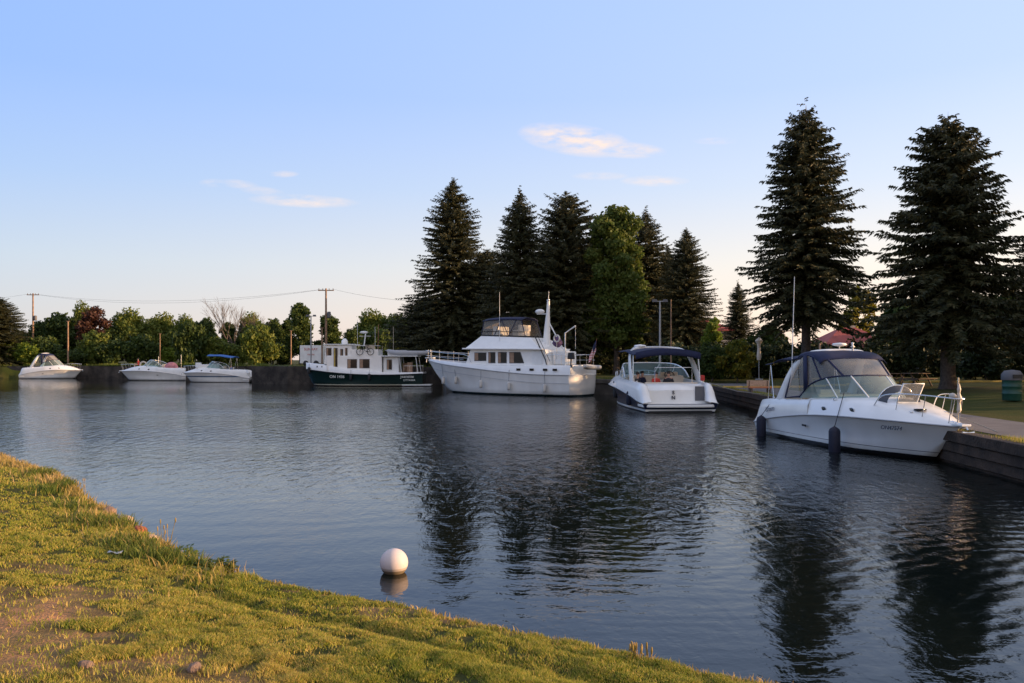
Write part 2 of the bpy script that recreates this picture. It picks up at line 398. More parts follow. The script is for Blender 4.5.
# ------------------------------------------------------------------ near bank
rng = np.random.default_rng(7)
CX = np.array([-60, -20, -11.8, -8.4, -5.4, -3.4, -2.4, -1, .1, .95, 1.9, 4, 8, 14, 40.])
CY = np.array([70, 27.5, 19, 15.4, 11.4, 8.95, 8.3, 7.5, 6.7, 6.16, 5.6, 4.5, 2.5, 0, -10.])
def vnoise(x, y, s, seed=0):
    x = np.asarray(x) * s; y = np.asarray(y) * s
    xi = np.floor(x).astype(int); yi = np.floor(y).astype(int); fx = x - xi; fy = y - yi
    fx = fx * fx * (3 - 2 * fx); fy = fy * fy * (3 - 2 * fy)
    def h(a, b):
        n = (a * 374761393 + b * 668265263 + seed * 974711) & 0x7fffffff
        n = ((n ^ (n >> 13)) * 1274126177) & 0x7fffffff
        return ((n ^ (n >> 16)) & 0xffff) / 65535.
    return (h(xi, yi) * (1 - fx) + h(xi + 1, yi) * fx) * (1 - fy) + (h(xi, yi + 1) * (1 - fx) + h(xi + 1, yi + 1) * fx) * fy
def crest(X): return np.interp(X, CX, CY) + .12 * (vnoise(X, X * 0, 2.2, 5) - .5)
def edge(X, Y):   # metres inland from the crest
    return (crest(X) - Y) * .74
def bareness(X, Y):
    wleft = np.clip((-.6 - X) / 3.0, 0, 1) * np.clip((9.5 - Y) / 4, 0, 1)      # trampled at the lower left
    b = vnoise(X, Y, 1.1, 11) * .55 + vnoise(X, Y, 3.3, 12) * .45
    return b - (.10 + .62 * wleft), wleft
def bank_h(X, Y):
    e = edge(X, Y)
    inl = .47 + .62 * (1 - np.exp(-np.maximum(e, 0) / 3.6))
    inl = inl + (.05 * (vnoise(X, Y, .9, 1) - .5) + .03 * (vnoise(X, Y, 2.6, 2) - .5) + .022 * (vnoise(X, Y, 7, 3) - .5)) * np.clip(e * 3, .3, 1)
    inl = inl - .05 * np.exp(-((e - .75) / .12) ** 2) * (np.asarray(X) > -3.2)        # little ledge below the turf
    out = .47 - np.clip(-e, 0, 3) * 1.5
    return np.where(e > 0, inl, np.maximum(out, -1.2))
def make_bank():
    xs = np.concatenate([np.arange(-46, -14, .5), np.arange(-14, 5, .09), np.arange(5, 26, .5)])
    es = np.concatenate([[-2.2, -1.1], np.arange(-.6, .6, .06), np.arange(.6, 8, .12), np.arange(8, 60, 1.5)])
    XX, EE = np.meshgrid(xs, es); YY = crest(XX) - EE / .74
    ZZ = bank_h(XX, YY)
    V = np.stack([XX, YY, ZZ], -1).reshape(-1, 3); ny, nx = XX.shape
    idx = np.arange(nx * ny).reshape(ny, nx)
    F = np.stack([idx[:-1, :-1], idx[1:, :-1], idx[1:, 1:], idx[:-1, 1:]], -1).reshape(-1, 4)
    m = bpy.data.materials.new('bank_soil'); m.use_nodes = True; t = m.node_tree; p = t.nodes['Principled BSDF']; p.inputs['Roughness'].default_value = .95
    p.inputs['Specular IOR Level'].default_value = .1
    g = t.nodes.new('ShaderNodeNewGeometry')
    n1 = t.nodes.new('ShaderNodeTexNoise'); n1.inputs['Scale'].default_value = 2.2; n1.inputs['Detail'].default_value = 8; t.links.new(g.outputs['Position'], n1.inputs['Vector'])
    r = t.nodes.new('ShaderNodeValToRGB'); t.links.new(n1.outputs[0], r.inputs[0])
    r.color_ramp.elements[0].position = .34; r.color_ramp.elements[0].color = (.12, .075, .035, 1)
    r.color_ramp.elements[1].position = .66; r.color_ramp.elements[1].color = (.40, .21, .11, 1)
    e = r.color_ramp.elements.new(.5); e.color = (.2, .14, .06, 1)
    n2 = t.nodes.new('ShaderNodeTexNoise'); n2.inputs['Scale'].default_value = 45; n2.inputs['Detail'].default_value = 6; t.links.new(g.outputs['Position'], n2.inputs['Vector'])
    b = t.nodes.new('ShaderNodeBump'); b.inputs['Distance'].default_value = .03; b.inputs['Strength'].default_value = .9; t.links.new(n2.outputs[0], b.inputs['Height'])
    at_ = t.nodes.new('ShaderNodeAttribute'); at_.attribute_name = 'bare'
    mx = t.nodes.new('ShaderNodeMix'); mx.data_type = 'RGBA'; t.links.new(at_.outputs['Fac'], mx.inputs[0]); mx.inputs[6].default_value = (.05, .055, .014, 1); t.links.new(r.outputs[0], mx.inputs[7])
    t.links.new(mx.outputs[2], p.inputs['Base Color']); t.links.new(b.outputs[0], p.inputs['Normal'])
    o = struct(fastmesh('ground', V, F, m, smooth=True))
    bb, _w = bareness(V[:, 0], V[:, 1]); ee = edge(V[:, 0], V[:, 1])
    f = np.clip(1 - (bb * 6 + .4), 0, 1); f = np.maximum(f, (ee < .12) * np.clip(.9 - ee, 0, 1))
    at2 = o.data.attributes.new('bare', 'FLOAT', 'POINT'); at2.data.foreach_set('value', f.astype(np.float32))
make_bank()
def blades(name, X, Y, hgt, wid, lean, m_, zoff=0):
    n = len(X); Z = bank_h(X, Y) - .005 + zoff
    a = rng.uniform(0, 2 * PI, n); la = rng.uniform(0, 2 * PI, n); l = lean * rng.uniform(.2, 1, n) * hgt
    dx = np.cos(a) * wid / 2; dy = np.sin(a) * wid / 2
    P = np.stack([X, Y, Z], -1)
    v0 = P + np.stack([-dx, -dy, 0 * dx], -1); v1 = P + np.stack([dx, dy, 0 * dx], -1)
    mid = P + np.stack([np.cos(la) * l * .35, np.sin(la) * l * .35, hgt * .6], -1)
    v2 = mid + np.stack([dx * .7, dy * .7, 0 * dx], -1); v3 = mid - np.stack([dx * .7, dy * .7, 0 * dx], -1)
    v4 = P + np.stack([np.cos(la) * l, np.sin(la) * l, hgt], -1)
    V = np.stack([v0, v1, v2, v3, v4], 1).reshape(-1, 3)
    b = np.arange(n)[:, None] * 5
    F = np.concatenate([b + np.array([[0, 1, 2]]), b + np.array([[0, 2, 3]]), b + np.array([[3, 2, 4]])], 0)
    return fastmesh(name, V, F, m_)
def make_grass():
    n = 1400000
    d = rng.uniform(3.6, 24, n) ; 
    # importance: uniform in 1/d gives even density on the picture
    d = 1 / rng.uniform(1 / 24, 1 / 3.6, n)
    X = rng.uniform(-.72, .72, n) * d; Y = d
    e = edge(X, Y)
    keep = (e > -.12) & (X < 6)
    X, Y, e = X[keep], Y[keep], e[keep]
    bare, wleft = bareness(X, Y); thr = 0
    pk = np.clip((bare - thr) * 9 + .3, .03 + .12 * (1 - wleft), 1)
    tuft = vnoise(X, Y, 9, 13)
    pk = pk * np.clip(-.12 + tuft * 1.7, 0, 1)
    k = rng.random(len(X)) < pk
    k &= rng.random(len(X)) < np.where(e < .1, .7, 1)
    X, Y, e, tuft, bare = X[k], Y[k], e[k], tuft[k], bare[k]
    k = rng.permutation(len(X))[:430000]; X, Y, e, tuft, bare = X[k], Y[k], e[k], tuft[k], bare[k]
    h = (.009 + .030 * tuft ** 2 + .010 * rng.random(len(X)) + .018 * vnoise(X, Y, .8, 17)) * (1 + .9 * np.exp(-((e - .15) / .35) ** 2) * (X < -2.5))
    wid = .0026 + .0008 * Y
    o = blades('grass', X, Y, h, wid, .9, 'blade'); stuff(o); tag(o, 'short yellow green grass in low sun on the near bank', 'grass')
    # taller dry fringe along the crest
    n = 22000
    X = np.concatenate([rng.uniform(-15, -2.6, 11000), rng.uniform(-2.6, 4, 4000)])
    e = np.abs(rng.normal(0, .38, len(X))) * np.where(X < -2.6, 1, .25) - .1
    Y = crest(X) - e / .74
    cl = vnoise(X, Y, 3, 21); k = rng.random(len(X)) < np.clip(cl * 1.6 - .35, .03, 1); X, Y = X[k], Y[k]
    h = np.where(X < -2.6, rng.uniform(.05, .17, len(X)), rng.uniform(.02, .07, len(X)))
    o = blades('tall_grass', X, Y, h, .006 + .0008 * Y, .8, 'drygrass'); stuff(o); tag(o, 'taller dry golden grass fringing the edge of the near bank', 'grass')
    X = np.concatenate([rng.uniform(-10, -3.2, 16000)]); e = np.abs(rng.normal(.25, .3, len(X))); Y = crest(X) - e / .74
    cl = vnoise(X, Y, 1.6, 31); k = rng.random(len(X)) < np.clip(cl * 2.4 - 1.0, 0, 1); X, Y = X[k], Y[k]
    o = blades('green_tufts', X, Y, rng.uniform(.07, .2, len(X)), .008 + .0008 * Y, .9, 'leaf_mid'); stuff(o); tag(o, 'darker green tufts among the dry grass on the bank slope', 'grass')
make_grass()
def make_weed(cx, cy, rad, hh, n, label, m_='leaf_mid', leaf=.06):
    root = thing('weed_plant', label, 'plant', (cx, cy, float(bank_h(np.array([cx]), np.array([cy]))[0]) - .01))
    st = MB(); V = []; F = []
    for i in range(n):
        a = random.uniform(0, 2 * PI); q = rad * math.sqrt(random.random()); h = hh * random.uniform(.5, 1) * (1.1 - .5 * q / rad)
        b = Vector((q * math.cos(a), q * math.sin(a), -.02)); tip = b + Vector((random.uniform(-.3, .3) * h, random.uniform(-.3, .3) * h, h))
        st.tube([b, (b + tip) / 2 + Vector((0, 0, .02)), tip], .004, 5)
        for j in range(9):
            t_ = random.uniform(.25, 1); p = b.lerp(tip, t_); an = random.uniform(0, 2 * PI); L = leaf * random.uniform(.6, 1.3)
            d = Vector((math.cos(an), math.sin(an), random.uniform(-.3, .5))); sd = Vector((-math.sin(an), math.cos(an), 0)) * L * .38
            k = len(V); V += [p, p + d * L * .5 + sd, p + d * L, p + d * L * .5 - sd]; F.append((k, k + 1, k + 2, k + 3))
    stuff(st.build('stem', M['leaf_mid'], root)); fastmesh('foliage', [tuple(v) for v in V], F, m_, root)
random.seed(3)
bp = at(193, 568, .5)
make_weed(-3.1, 8.68, .2, .2, 40, 'green leafy weed clump at the corner of the bank above the water', 'leaf_mid', .07)
make_weed(-3.75, 9.25, .24, .2, 26, 'lighter green leafy weeds left of the larger clump on the bank edge', 'leaf_lime', .06)
make_weed(-2.5, 8.05, .1, .08, 8, 'tiny weed sprig right of the leafy clumps by the water', 'leaf_mid', .04)
def stalks(name, cx, cy, n, hh, label):
    z = float(bank_h(np.array([cx]), np.array([cy]))[0]); mb = MB()
    for i in range(n):
        b = Vector((random.uniform(-.1, .1), random.uniform(-.06, .06), -.02)); h = hh * random.uniform(.6, 1)
        t_ = b + Vector((random.uniform(-.25, .25) * h, random.uniform(-.1, .1) * h, h))
        mb.tube([b, b.lerp(t_, .5) + Vector((0, 0, .02)), t_], .0025, 4)
        mb.ell(t_, (.008, .008, .03), 6, 4)
    return tag(mb.build(name, 'drygrass', None, loc=(cx, cy, z)), label, 'plant')
stalks('seed_stalks', -3.95, 9.5, 7, .4, 'thin seed stalks standing tallest on the bank left of the leafy weeds')
stalks('seed_stalks', -2.95, 9.0, 4, .2, 'short pale seed stalks just behind the leafy weed clump')
stalks('seed_stalks', .93, 6.1, 16, .14, 'dry tuft of seed stalks on the bank edge at lower centre right')
stalks('seed_stalks', -7.0, 13.4, 6, .3, 'sparse seed stalks on the bank edge at far left')
# rocks
def rock(cx, cy, r, label, seed, m_='rockm'):
    rg = random.Random(seed); mb = MB(); mb.ell((0, 0, r * .25), (r, r * .75, r * .6), 12, 8)
    mb.v = [tuple(c * (1 + .28 * (float(vnoise(v[0] / r * 1.7 + seed, v[1] / r * 1.7 + v[2] / r * 2.1, 1.3, seed)) - .5)) for c in v) for v in mb.v]
    o = mb.build('rock', M[m_], None, loc=(cx, cy, float(bank_h(np.array([cx]), np.array([cy]))[0])))
    o.rotation_euler = (rg.uniform(-.2, .2), rg.uniform(-.2, .2), rg.uniform(0, 6)); return tag(o, label, 'rock')
M['rockm'] = mat('stone', (.24, .16, .12), .9, var=.4, vscale=12, bump=.6, bscale=30)
M['stonered'] = mat('red_stone', (.3, .09, .055), .9, var=.4, vscale=12)
M['stonepale'] = mat('pale_stone', (.5, .36, .26), .9, var=.3, vscale=12, bump=.5)
rock(-1.98, 5.15, .055, 'brown stone lying in the bare patch at the bottom of the bank', 1)
rock(-2.66, 5.15, .05, 'flat pale stone near the bottom left of the grass', 2)
for i, (px, py, r, m_, l) in enumerate(((113, 512, .13, 'rockm', 'dark brown stone high on the bank edge'), (121, 524, .16, 'stonepale', 'largest pale stone on the bank edge left of the weeds'),
                                   (134, 533, .10, 'stonered', 'reddish stone on the bank edge beside the pale one'), (144, 542, .09, 'stonepale', 'small pale stone nearest the leafy weeds on the bank edge'))):
    p = at(px, py, .5); X0 = p.x; Y0 = float(crest(np.array([X0]))[0]) - .08
    rock(X0, Y0, r, l, i + 5, m_)
mb = MB(); mb.grid([[(x * .05, y * .03, .012 * math.sin(x * 2 + y)) for x in range(4)] for y in range(3)])
p = at(107, 552, .66); tag(mb.build('paper_scrap', 'whitevinyl', None, solid=.003, loc=(p.x, p.y, float(bank_h(np.array([p.x]), np.array([p.y]))[0]) + .04)), 'scrap of white paper in the grass on the bank', 'litter')
# buoy
br = thing('mooring_buoy', 'white ball buoy floating alone near the grassy bank', 'buoy', (-1.5, 10.5, .125))
mb = MB(); mb.ell((0, 0, 0), (.178, .178, .178), 40, 24); mb.build('float', hullmat('buoy_plastic', (.62, .54, .52), [(0, (.2, .16, .11)), (-.085, (.45, .38, .33)), (-.06, (.62, .54, .52))], .55, 0), br)
mb = MB(); mb.tube([(0, 0, -.16), (.01, 0, -.5)], .012, 8); mb.lathe([(.001, -.2), (.03, -.2), (.03, -.16), (.001, -.16)], n=12); mb.build('mooring_eye', 'steel', br)

# ------------------------------------------------------------------ far land
WP = [(10.2, -6, .85, (1, -.1)), (10.6, 10, .85, (1, 0)), (13.8, 60, .97, (1, .35)), (-6, 74.5, 1.6, (.35, 1)), (-7.6, 90, 1.95, (.1, 1)), (-25, 92, 2.0, (-.08, 1)), (-29.8, 94.5, 2.0, (-.1, 1)),
      (-30.6, 103.3, 1.95, (-.11, 1)), (-41.2, 104.3, 1.9, (-.15, 1)), (-41.9, 111.8, 1.9, (-.17, 1)), (-56, 113.5, 1.9, (-.2, 1)), (-58.5, 122.3, 1.85, (-.25, 1)), (-84, 124, 1.75, (-.4, 1)), (-130, 130, 1.7, (-.7, 1)), (-400, 200, 1.7, (-.9, 1))]
def wall_pts(step=2.0, lo=0, hi=None):
    out = []; hi = hi or len(WP) - 1
    for i in range(lo, hi):
        a, b = WP[i], WP[i + 1]; L = math.hypot(b[0] - a[0], b[1] - a[1]); n = max(1, int(L / step))
        for j in range(n + (1 if i == hi - 1 else 0)):
            t_ = j / n; out.append((a[0] + (b[0] - a[0]) * t_, a[1] + (b[1] - a[1]) * t_, a[2] + (b[2] - a[2]) * t_, (a[3][0] + (b[3][0] - a[3][0]) * t_, a[3][1] + (b[3][1] - a[3][1]) * t_)))
    return out
def land():
    P = wall_pts(); es = [0, .35, 1, 2, 3.6, 5, 8, 12, 18, 26, 36, 50, 80, 150, 400, 1500, 6000]
    V = []; 
    for x, y, z, d in P:
        L = math.hypot(*d); d = (d[0] / L, d[1] / L)
        for e in es:
            X, Y = x + d[0] * e, y + d[1] * e
            right = min(1, max(0, (x - 2) / 8))
            zz = z + .35 * right * min(1, max(0, e - 4) / 9)
            if e > 4 and e < 400: zz += .12 * (float(vnoise(X, Y, .12, 9)) - .5)
            V.append((X, Y, zz))
    n = len(es); k = len(P); F = [(i * n + j, i * n + j + 1, (i + 1) * n + j + 1, (i + 1) * n + j) for i in range(k - 1) for j in range(n - 1)]
    m = mat('lawn', (.04, .055, .012), .95, color2=(.075, .07, .022), vscale=.35, vdetail=10, bump=.9, bscale=30, spec=.1)
    struct(fastmesh('lawn', V, F, m, smooth=True))
land()
def lawn_z(x, y):
    # height of the shore at a point on the right-hand side
    if x > 10.6 + (y - 10) * .064 and y < 70:
        e = x - (10.6 + (y - 10) * .064); return .87 + .1 * min(1, y / 60) + .35 * min(1, max(0, e - 4) / 9)
    return 1.9
# gravel path along the quay
P = [(10.6 + (y - 10) * .064, y) for y in np.arange(2, 62, 1.0)]
mb = MB(); mb.grid([[(x + .55, y, .863 + .0024 * (y - 10) * .9), (x + 1.8, y, .866 + .0024 * (y - 10) * .9), (x + 3.3, y, .863 + .0024 * (y - 10) * .9)] for x, y in P], sm=True)
pm = mat('pavement', (.135, .125, .125), .9, var=.25, vscale=1.5, bump=.3, bscale=40)
struct(mb.build('path', pm))
# timber crib wall: stacked beams with a capping beam
wm = mat('old_timber_wall', (.07, .043, .028), .9, color2=(.028, .018, .012), vscale=2.2, vdetail=10, bump=1, bscale=14)
def wallthing(name, label, lo, hi, m_, beams, cap, step):
    root = thing(name, label, 'wall'); P = wall_pts(step, lo, min(hi, 13))
    for (f0, f1, off) in beams:
        mb = MB(); rows = []
        for (x, y, z, d) in P:
            i = P.index((x, y, z, d)); a = P[max(0, i - 1)]; b = P[min(len(P) - 1, i + 1)]
            tx, ty = b[0] - a[0], b[1] - a[1]; L = math.hypot(tx, ty); nx, ny = -ty / L, tx / L   # toward the water
            H_ = z + .9; z0 = -.9 + H_ * f0; z1 = -.9 + H_ * f1; o = off
            j = .012 * math.sin(i * 1.7 + f0 * 9)
            rows.append([(x - nx * .3, y - ny * .3, z0), (x + nx * (o + j), y + ny * (o + j), z0 + .01), (x + nx * (o + j), y + ny * (o + j), z1 - .012), (x + nx * (o - .02), y + ny * (o - .02), z1), (x - nx * .3, y - ny * .3, z1 + .003)])
        mb.grid(rows, sm=False); mb.build('timber_beam' if 'timber' in label else ('cap' if off == cap else 'wall_face'), m_, root)
    return root
wallthing('quay_wall', 'dark timber crib quay wall of stacked beams beside the nearest cruiser', 0, 2, wm, [(0, .54, -.12), (.55, .69, -.02), (.70, .84, .04), (.85, 1.0, .10)], .3, 1.3)
cw = mat('stained_concrete', (.1, .09, .08), .9, color2=(.045, .042, .04), vscale=.9, vdetail=10, bump=.8, bscale=6)
wallthing('harbour_wall', 'stained concrete wall behind the white trawler', 2, 4, cw, [(0, .84, -.03), (.85, 1, .08)], .08, 1.0)
sw = mat('dark_stone_wall', (.07, .058, .048), .95, color2=(.018, .015, .013), vscale=1.1, vdetail=10, bump=1, bscale=5)
wallthing('stone_wall', 'dark stone harbour wall running behind the three small boats and green tug', 4, 14, sw, [(0, 1, 0.0)], 9, 1.5)
# yellow kerb along the lawn
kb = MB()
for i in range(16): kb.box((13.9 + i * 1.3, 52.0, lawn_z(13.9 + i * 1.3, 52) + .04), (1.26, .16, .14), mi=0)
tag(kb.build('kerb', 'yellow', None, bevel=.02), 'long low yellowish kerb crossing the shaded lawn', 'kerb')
mb = MB(); mb.grid([[(x, 122.6 + (124.6 - 122.6) * j / 5 - (.8 if x < -75 else .3) + (-.0 if x > -84 else (-84 - x) * .12) + .25 * math.sin(x * .9 + j), -.15 + 2.0 * (j / 5) ** .8 + .05 * math.sin(x * 2 + j * 3)) for j in range(6)] for x in np.arange(-125, -66.5, .8)], flip=True)
struct(mb.build('grass_bank', bpy.data.materials['lawn']))
def fringe(name, lo, hi, n, h0, h1, wid, m_, label, off=(-.1, .5)):
    P = wall_pts(1.0, lo, hi); rg = np.random.default_rng(n); P2 = np.array([(p[0], p[1], p[2], p[3][0], p[3][1]) for p in P]); k = len(P2) - 1
    u = rg.uniform(0, k, n); i = np.minimum(u.astype(int), k - 1); f = (u - i)[:, None]; Q = P2[i] * (1 - f) + P2[i + 1] * f
    d = Q[:, 3:5] / np.linalg.norm(Q[:, 3:5], axis=1)[:, None]; e = rg.uniform(off[0], off[1], n)[:, None]
    B = np.concatenate([Q[:, :2] + d * e, Q[:, 2:3]], 1); kk = rg.random(n) < np.clip(vnoise(B[:, 0], B[:, 1], .5, 41) * 1.9 - .45, .04, 1); B = B[kk]; n = len(B); d = d[kk]
    a = rg.uniform(0, 6.28, n); h = rg.uniform(h0, h1, n) * (.5 + vnoise(B[:, 0], B[:, 1], .9, 43)); w_ = wid
    L = np.stack([np.cos(a) * w_, np.sin(a) * w_, 0 * a], 1); tip = B + np.stack([rg.normal(0, .35, n) * h, rg.normal(0, .35, n) * h - .15 * h, h], 1)
    B[:, 2] -= .03
    V = np.stack([B - L, B + L, tip], 1).reshape(-1, 3); F = np.arange(3 * n).reshape(-1, 3)
    o = fastmesh(name, V, F, m_); stuff(o); tag(o, label, 'grass')
fringe('wall_grass', 4, 13, 26000, .12, .45, .035, 'leaf_mid', 'uneven grass and weeds growing along the top of the far stone wall')
fringe('wall_grass', 2, 4, 9000, .1, .35, .025, 'leaf_mid', 'thin weeds along the top of the wall behind the trawler', (.2, .7))
fringe('wall_grass', 0, 2, 26000, .03, .12, .006, 'blade', 'short grass growing between the quay timbers and the path', (.05, .6))
# ------------------------------------------------------------------ trees
def spruce_mesh(H, Rr, seed, base, pw=.8, dens=1.0, irr=.18):
    rg = np.random.default_rng(seed); V = []; Z = base
    starts = []; dirs = []; szs = []
    while Z < H - .25:
        f = (Z - base) / (H - base); Lm = Rr * ((1 - f) ** pw) * (1 - .35 * max(0, .12 - f) / .12) * min(1, (1 - f) / .12 + .02) ** .55 + .05
        nb = int(10 + 5 * (1 - f)); a0 = rg.uniform(0, 6.28)
        for b in range(nb):
            az = a0 + 6.283 * b / nb + rg.normal(0, .18); L = Lm * rg.uniform(1 - irr * 1.7, 1 + irr * .75)
            # seeded sectors give an uneven outline
            L *= 1 + .16 * math.sin(az * 2 + seed) * math.sin(Z * .9 + seed * 2)
            zb = Z + rg.normal(0, .3); slope = -.55 + .72 * f + rg.normal(0, .12)
            m = max(4, int(L / .12 * dens)); t = np.linspace(.12, 1, m) + rg.normal(0, .01, m)
            r = t * L; dz = slope * r + .10 * L * t ** 3 - .02 * L
            px = np.cos(az) * r; py = np.sin(az) * r
            for sgn in (-1, 1, 0):
                n = len(t); spread = np.where(sgn == 0, rg.normal(0, .3, n), sgn * rg.uniform(.5, 1.25, n))
                an = az + spread; ln = (.34 + .31 * (1 - t) * min(1, L / 2)) * rg.uniform(.6, 1.3, n) * (1 if sgn else .8) * (.5 + .38 * min(1, L))
                dd = np.stack([np.cos(an), np.sin(an), rg.uniform(-1.15, .08, n) if sgn else rg.uniform(-1.4, -.2, n)], -1)
                starts.append(np.stack([px, py, zb + dz], -1)); dirs.append(dd / np.linalg.norm(dd, axis=1)[:, None]); szs.append(ln)
        Z += (.27 - .10 * f) * (1 if dens >= 1 else 1.15) * rg.uniform(.8, 1.2)
    S = np.concatenate(starts); D = np.concatenate(dirs); L = np.concatenate(szs)[:, None]
    # top leader
    n = len(S); rnd = rg.normal(0, 1, (n, 3)); side = np.cross(D, rnd); side /= np.linalg.norm(side, axis=1)[:, None] + 1e-9
    wd = .028 + .055 * L
    A = S - D * L * .1; B = S + D * L * .45 + side * wd; C = S + D * L; E = S + D * L * .4 - side * wd
    V = np.stack([A, B, C, E], 1).reshape(-1, 3); F = np.arange(n * 4).reshape(-1, 4)
    lead = np.array([[0, 0, H - .5], [.06, 0, H - .25], [0, 0, H + .25], [-.06, 0, H - .25]]); F = np.concatenate([F, [[len(V), len(V) + 1, len(V) + 2, len(V) + 3]]]); V = np.concatenate([V, lead])
    return V, F
def spruce(H, Rr, seed, base, loc, label, rz=0, pw=.8, tr=.3, dens=1.0, irr=.18, group='spruce trees on the far shore'):
    root = thing('spruce_tree', label, 'tree', loc, rz, group)
    V, F = spruce_mesh(H, Rr, seed, base, pw, dens, irr); fastmesh('crown', V, F, 'needles', root)
    mb = MB(); mb.tube([(0, 0, -.2), (0, 0, .3), (.03, .02, H * .3), (0, .03, H * .65), (0, 0, H - .1)], [tr * 1.5, tr * 1.08, tr * .8, tr * .45, .02], 10)
    rg = random.Random(seed)
    for i in range(14):
        z = base * (.75 + .12 * i); a = rg.uniform(0, 6.28); L = Rr * .5
        mb.tube([(0, 0, z), (math.cos(a) * L, math.sin(a) * L, z - .25 * L)], .05, 5, r2=.015)
    mb.build('trunk', 'bark', root)
    return root
def px_at(px, d): return (px - 512) / 826 * d
A = spruce(18.5, 4.5, 11, 4.9, (px_at(806, 56), 56, 1.3), 'tall narrow spruce behind the nearest cruiser, tallest in the picture', .4, .55, .32, 1.4)
B = spruce(14.5, 4.7, 23, 3.3, (px_at(948, 44), 44, 1.25), 'broad dark spruce with bare lower trunk at the right', 1.3, .6, .36, 1.5, .2)
C_ = spruce(21.6, 7.1, 37, 1.2, (px_at(453, 95), 95, 1.95), 'large spruce farthest left of the central group, standing clear above the trawler bow', 2.2, .7, .3, 1.15, .22)
D_ = spruce(18.0, 5.7, 41, 1.0, (px_at(520, 82), 82, 1.5), 'slender spruce, second from left in the central group', .3, .72, .28, 1.1, .2)
E_ = spruce(17.4, 6.4, 53, .6, (px_at(567, 80), 80, 1.5), 'dense wide spruce in the middle of the group right of the slender one', 1, .5, .3, 1.25, .17)
dup(D_, (px_at(646, 84), 84, 1.4), 2.6, (1.0, 1.0, .92), 'spruce half hidden behind the right side of the tall maple')
dup(C_, (px_at(686, 74), 74, 1.3), 4.2, (.62, .62, .61), 'pointed spruce at the right end of the central group')
dup(D_, (px_at(738, 92), 92, 1.3), 1.2, (.5, .5, .56), 'small young spruce standing alone between the groups')
dup(D_, (px_at(668, 88), 88, 1.4), .6, (.75, .75, .75), 'short spruce filling the gap left of the pointed spruce')
dup(A, (px_at(1046, 60), 60, 1.3), 2.0, (.85, .85, .6), 'spruce cut off by the right edge of the picture')
dup(E_, (px_at(-2, 128), 128, 1.8), 3.3, (.95, .95, .61), 'spruce at the far left edge beside the utility pole')
dup(C_, (px_at(590, 92), 92, 1.5), 1.7, (.72, .72, .68), 'spruce hidden behind the maple and the dense spruce')
for i, (px, d, s, lab) in enumerate(((487, 96, .72, 'spruce in the second row between the large spruce and the slender one'), (545, 98, .74, 'spruce in the second row behind the slender and the dense spruce'), (628, 100, .8, 'spruce in the second row behind the maple'), (664, 97, .55, 'low spruce in the second row behind the lamp post'), (425, 99, .45, 'low spruce behind the left edge of the large spruce'))):
    dup(E_, (px_at(px, d), d, 1.5), i * 1.1, (1.0, 1.0, s * 1.12), lab)
for i, (x, y, s) in enumerate(((31.5, 28.5, .85), (33.5, 31.5, 1), (33, 35, .9), (36.5, 40, 1.0), (40, 46.5, .95), (44, 53, .9))):
    dup(B if i % 2 else A, (x, y, 1.25), i * 1.3, (1.15, 1.15, s), 'spruce of the row outside the right edge of the picture')
# -- leafy trees
def crown_mesh(blobs, n, leaf, seed, shell=.55):
    rg = np.random.default_rng(seed); bl = np.array(blobs, float)
    wts = (bl[:, 3] * bl[:, 4] * bl[:, 5]) ** .67; wts /= wts.sum()
    idx = rg.choice(len(bl), n, p=wts); b = bl[idx]
    d = rg.normal(0, 1, (n, 3)); d /= np.linalg.norm(d, axis=1)[:, None]
    # clumped radius
    q = 1 - shell * rg.random(n) ** 1.6
    lump = 1 + .22 * np.sin(d[:, 0] * 7 + idx * 1.3) * np.sin(d[:, 1] * 6 + idx) + .16 * np.sin(d[:, 2] * 9 + idx * 2.1)
    P = b[:, :3] + d * b[:, 3:6] * (q * lump)[:, None] + rg.normal(0, .12, (n, 3)) * b[:, 3:6] * .5
    nrm = rg.normal(0, 1, (n, 3)) + d * .8; nrm /= np.linalg.norm(nrm, axis=1)[:, None]
    u = np.cross(nrm, rg.normal(0, 1, (n, 3))); u /= np.linalg.norm(u, axis=1)[:, None]; v = np.cross(nrm, u)
    L = leaf * rg.uniform(.6, 1.4, n)[:, None]
    A_ = P - u * L; B_ = P + v * L * .6; C2 = P + u * L; E2 = P - v * L * .6 
    return np.stack([A_, B_, C2, E2], 1).reshape(-1, 3), np.arange(n * 4).reshape(-1, 4)
def blobset(seed, k, w, h0, h1, br=(.28, .45)):
    rg = random.Random(seed); out = []
    for i in range(k):
        f = (i + .5) / k; z = h0 + (h1 - h0) * f; prof = math.sin(PI * min(1, .18 + .8 * f)) ** .6
        a = i * 2.4 + rg.uniform(-.4, .4); q = w * (1 - br[0]) * prof * rg.uniform(.35, .98); r = w * rg.uniform(*br)
        out.append((q * math.cos(a), q * math.sin(a), z, r, r, r * rg.uniform(.75, 1)))
    return out
def leafy(name, label, loc, W, H, base, leafm, n, leaf, seed, rz=0, k=14, trunk=.2, group=None, bark='bark'):
    root = thing(name, label, 'tree' if 'tree' in name else 'shrub', loc, rz, group)
    bl = blobset(seed, k, W, base + .12 * (H - base), H - .22 * W * 1.2, (.2, .42) if k > 20 else (.28, .45))
    V, F = crown_mesh(bl, n, leaf, seed); fastmesh('crown' if 'tree' in name else 'foliage', V, F, leafm, root)
    mb = MB(); mb.tube([(0, 0, -.2), (.05, 0, base), (0, .05, H * .75)], [trunk * 1.3, trunk, trunk * .3], 8)
    for b in bl[:10]:
        z0 = max(.3, b[2] * .55); mb.tube([(0, 0, z0), (b[0] * .5, b[1] * .5, (z0 + b[2]) / 2 + .2), b[:3]], trunk * .4, 5, r2=.02)
    mb.build('trunk', bark, root)
    return root
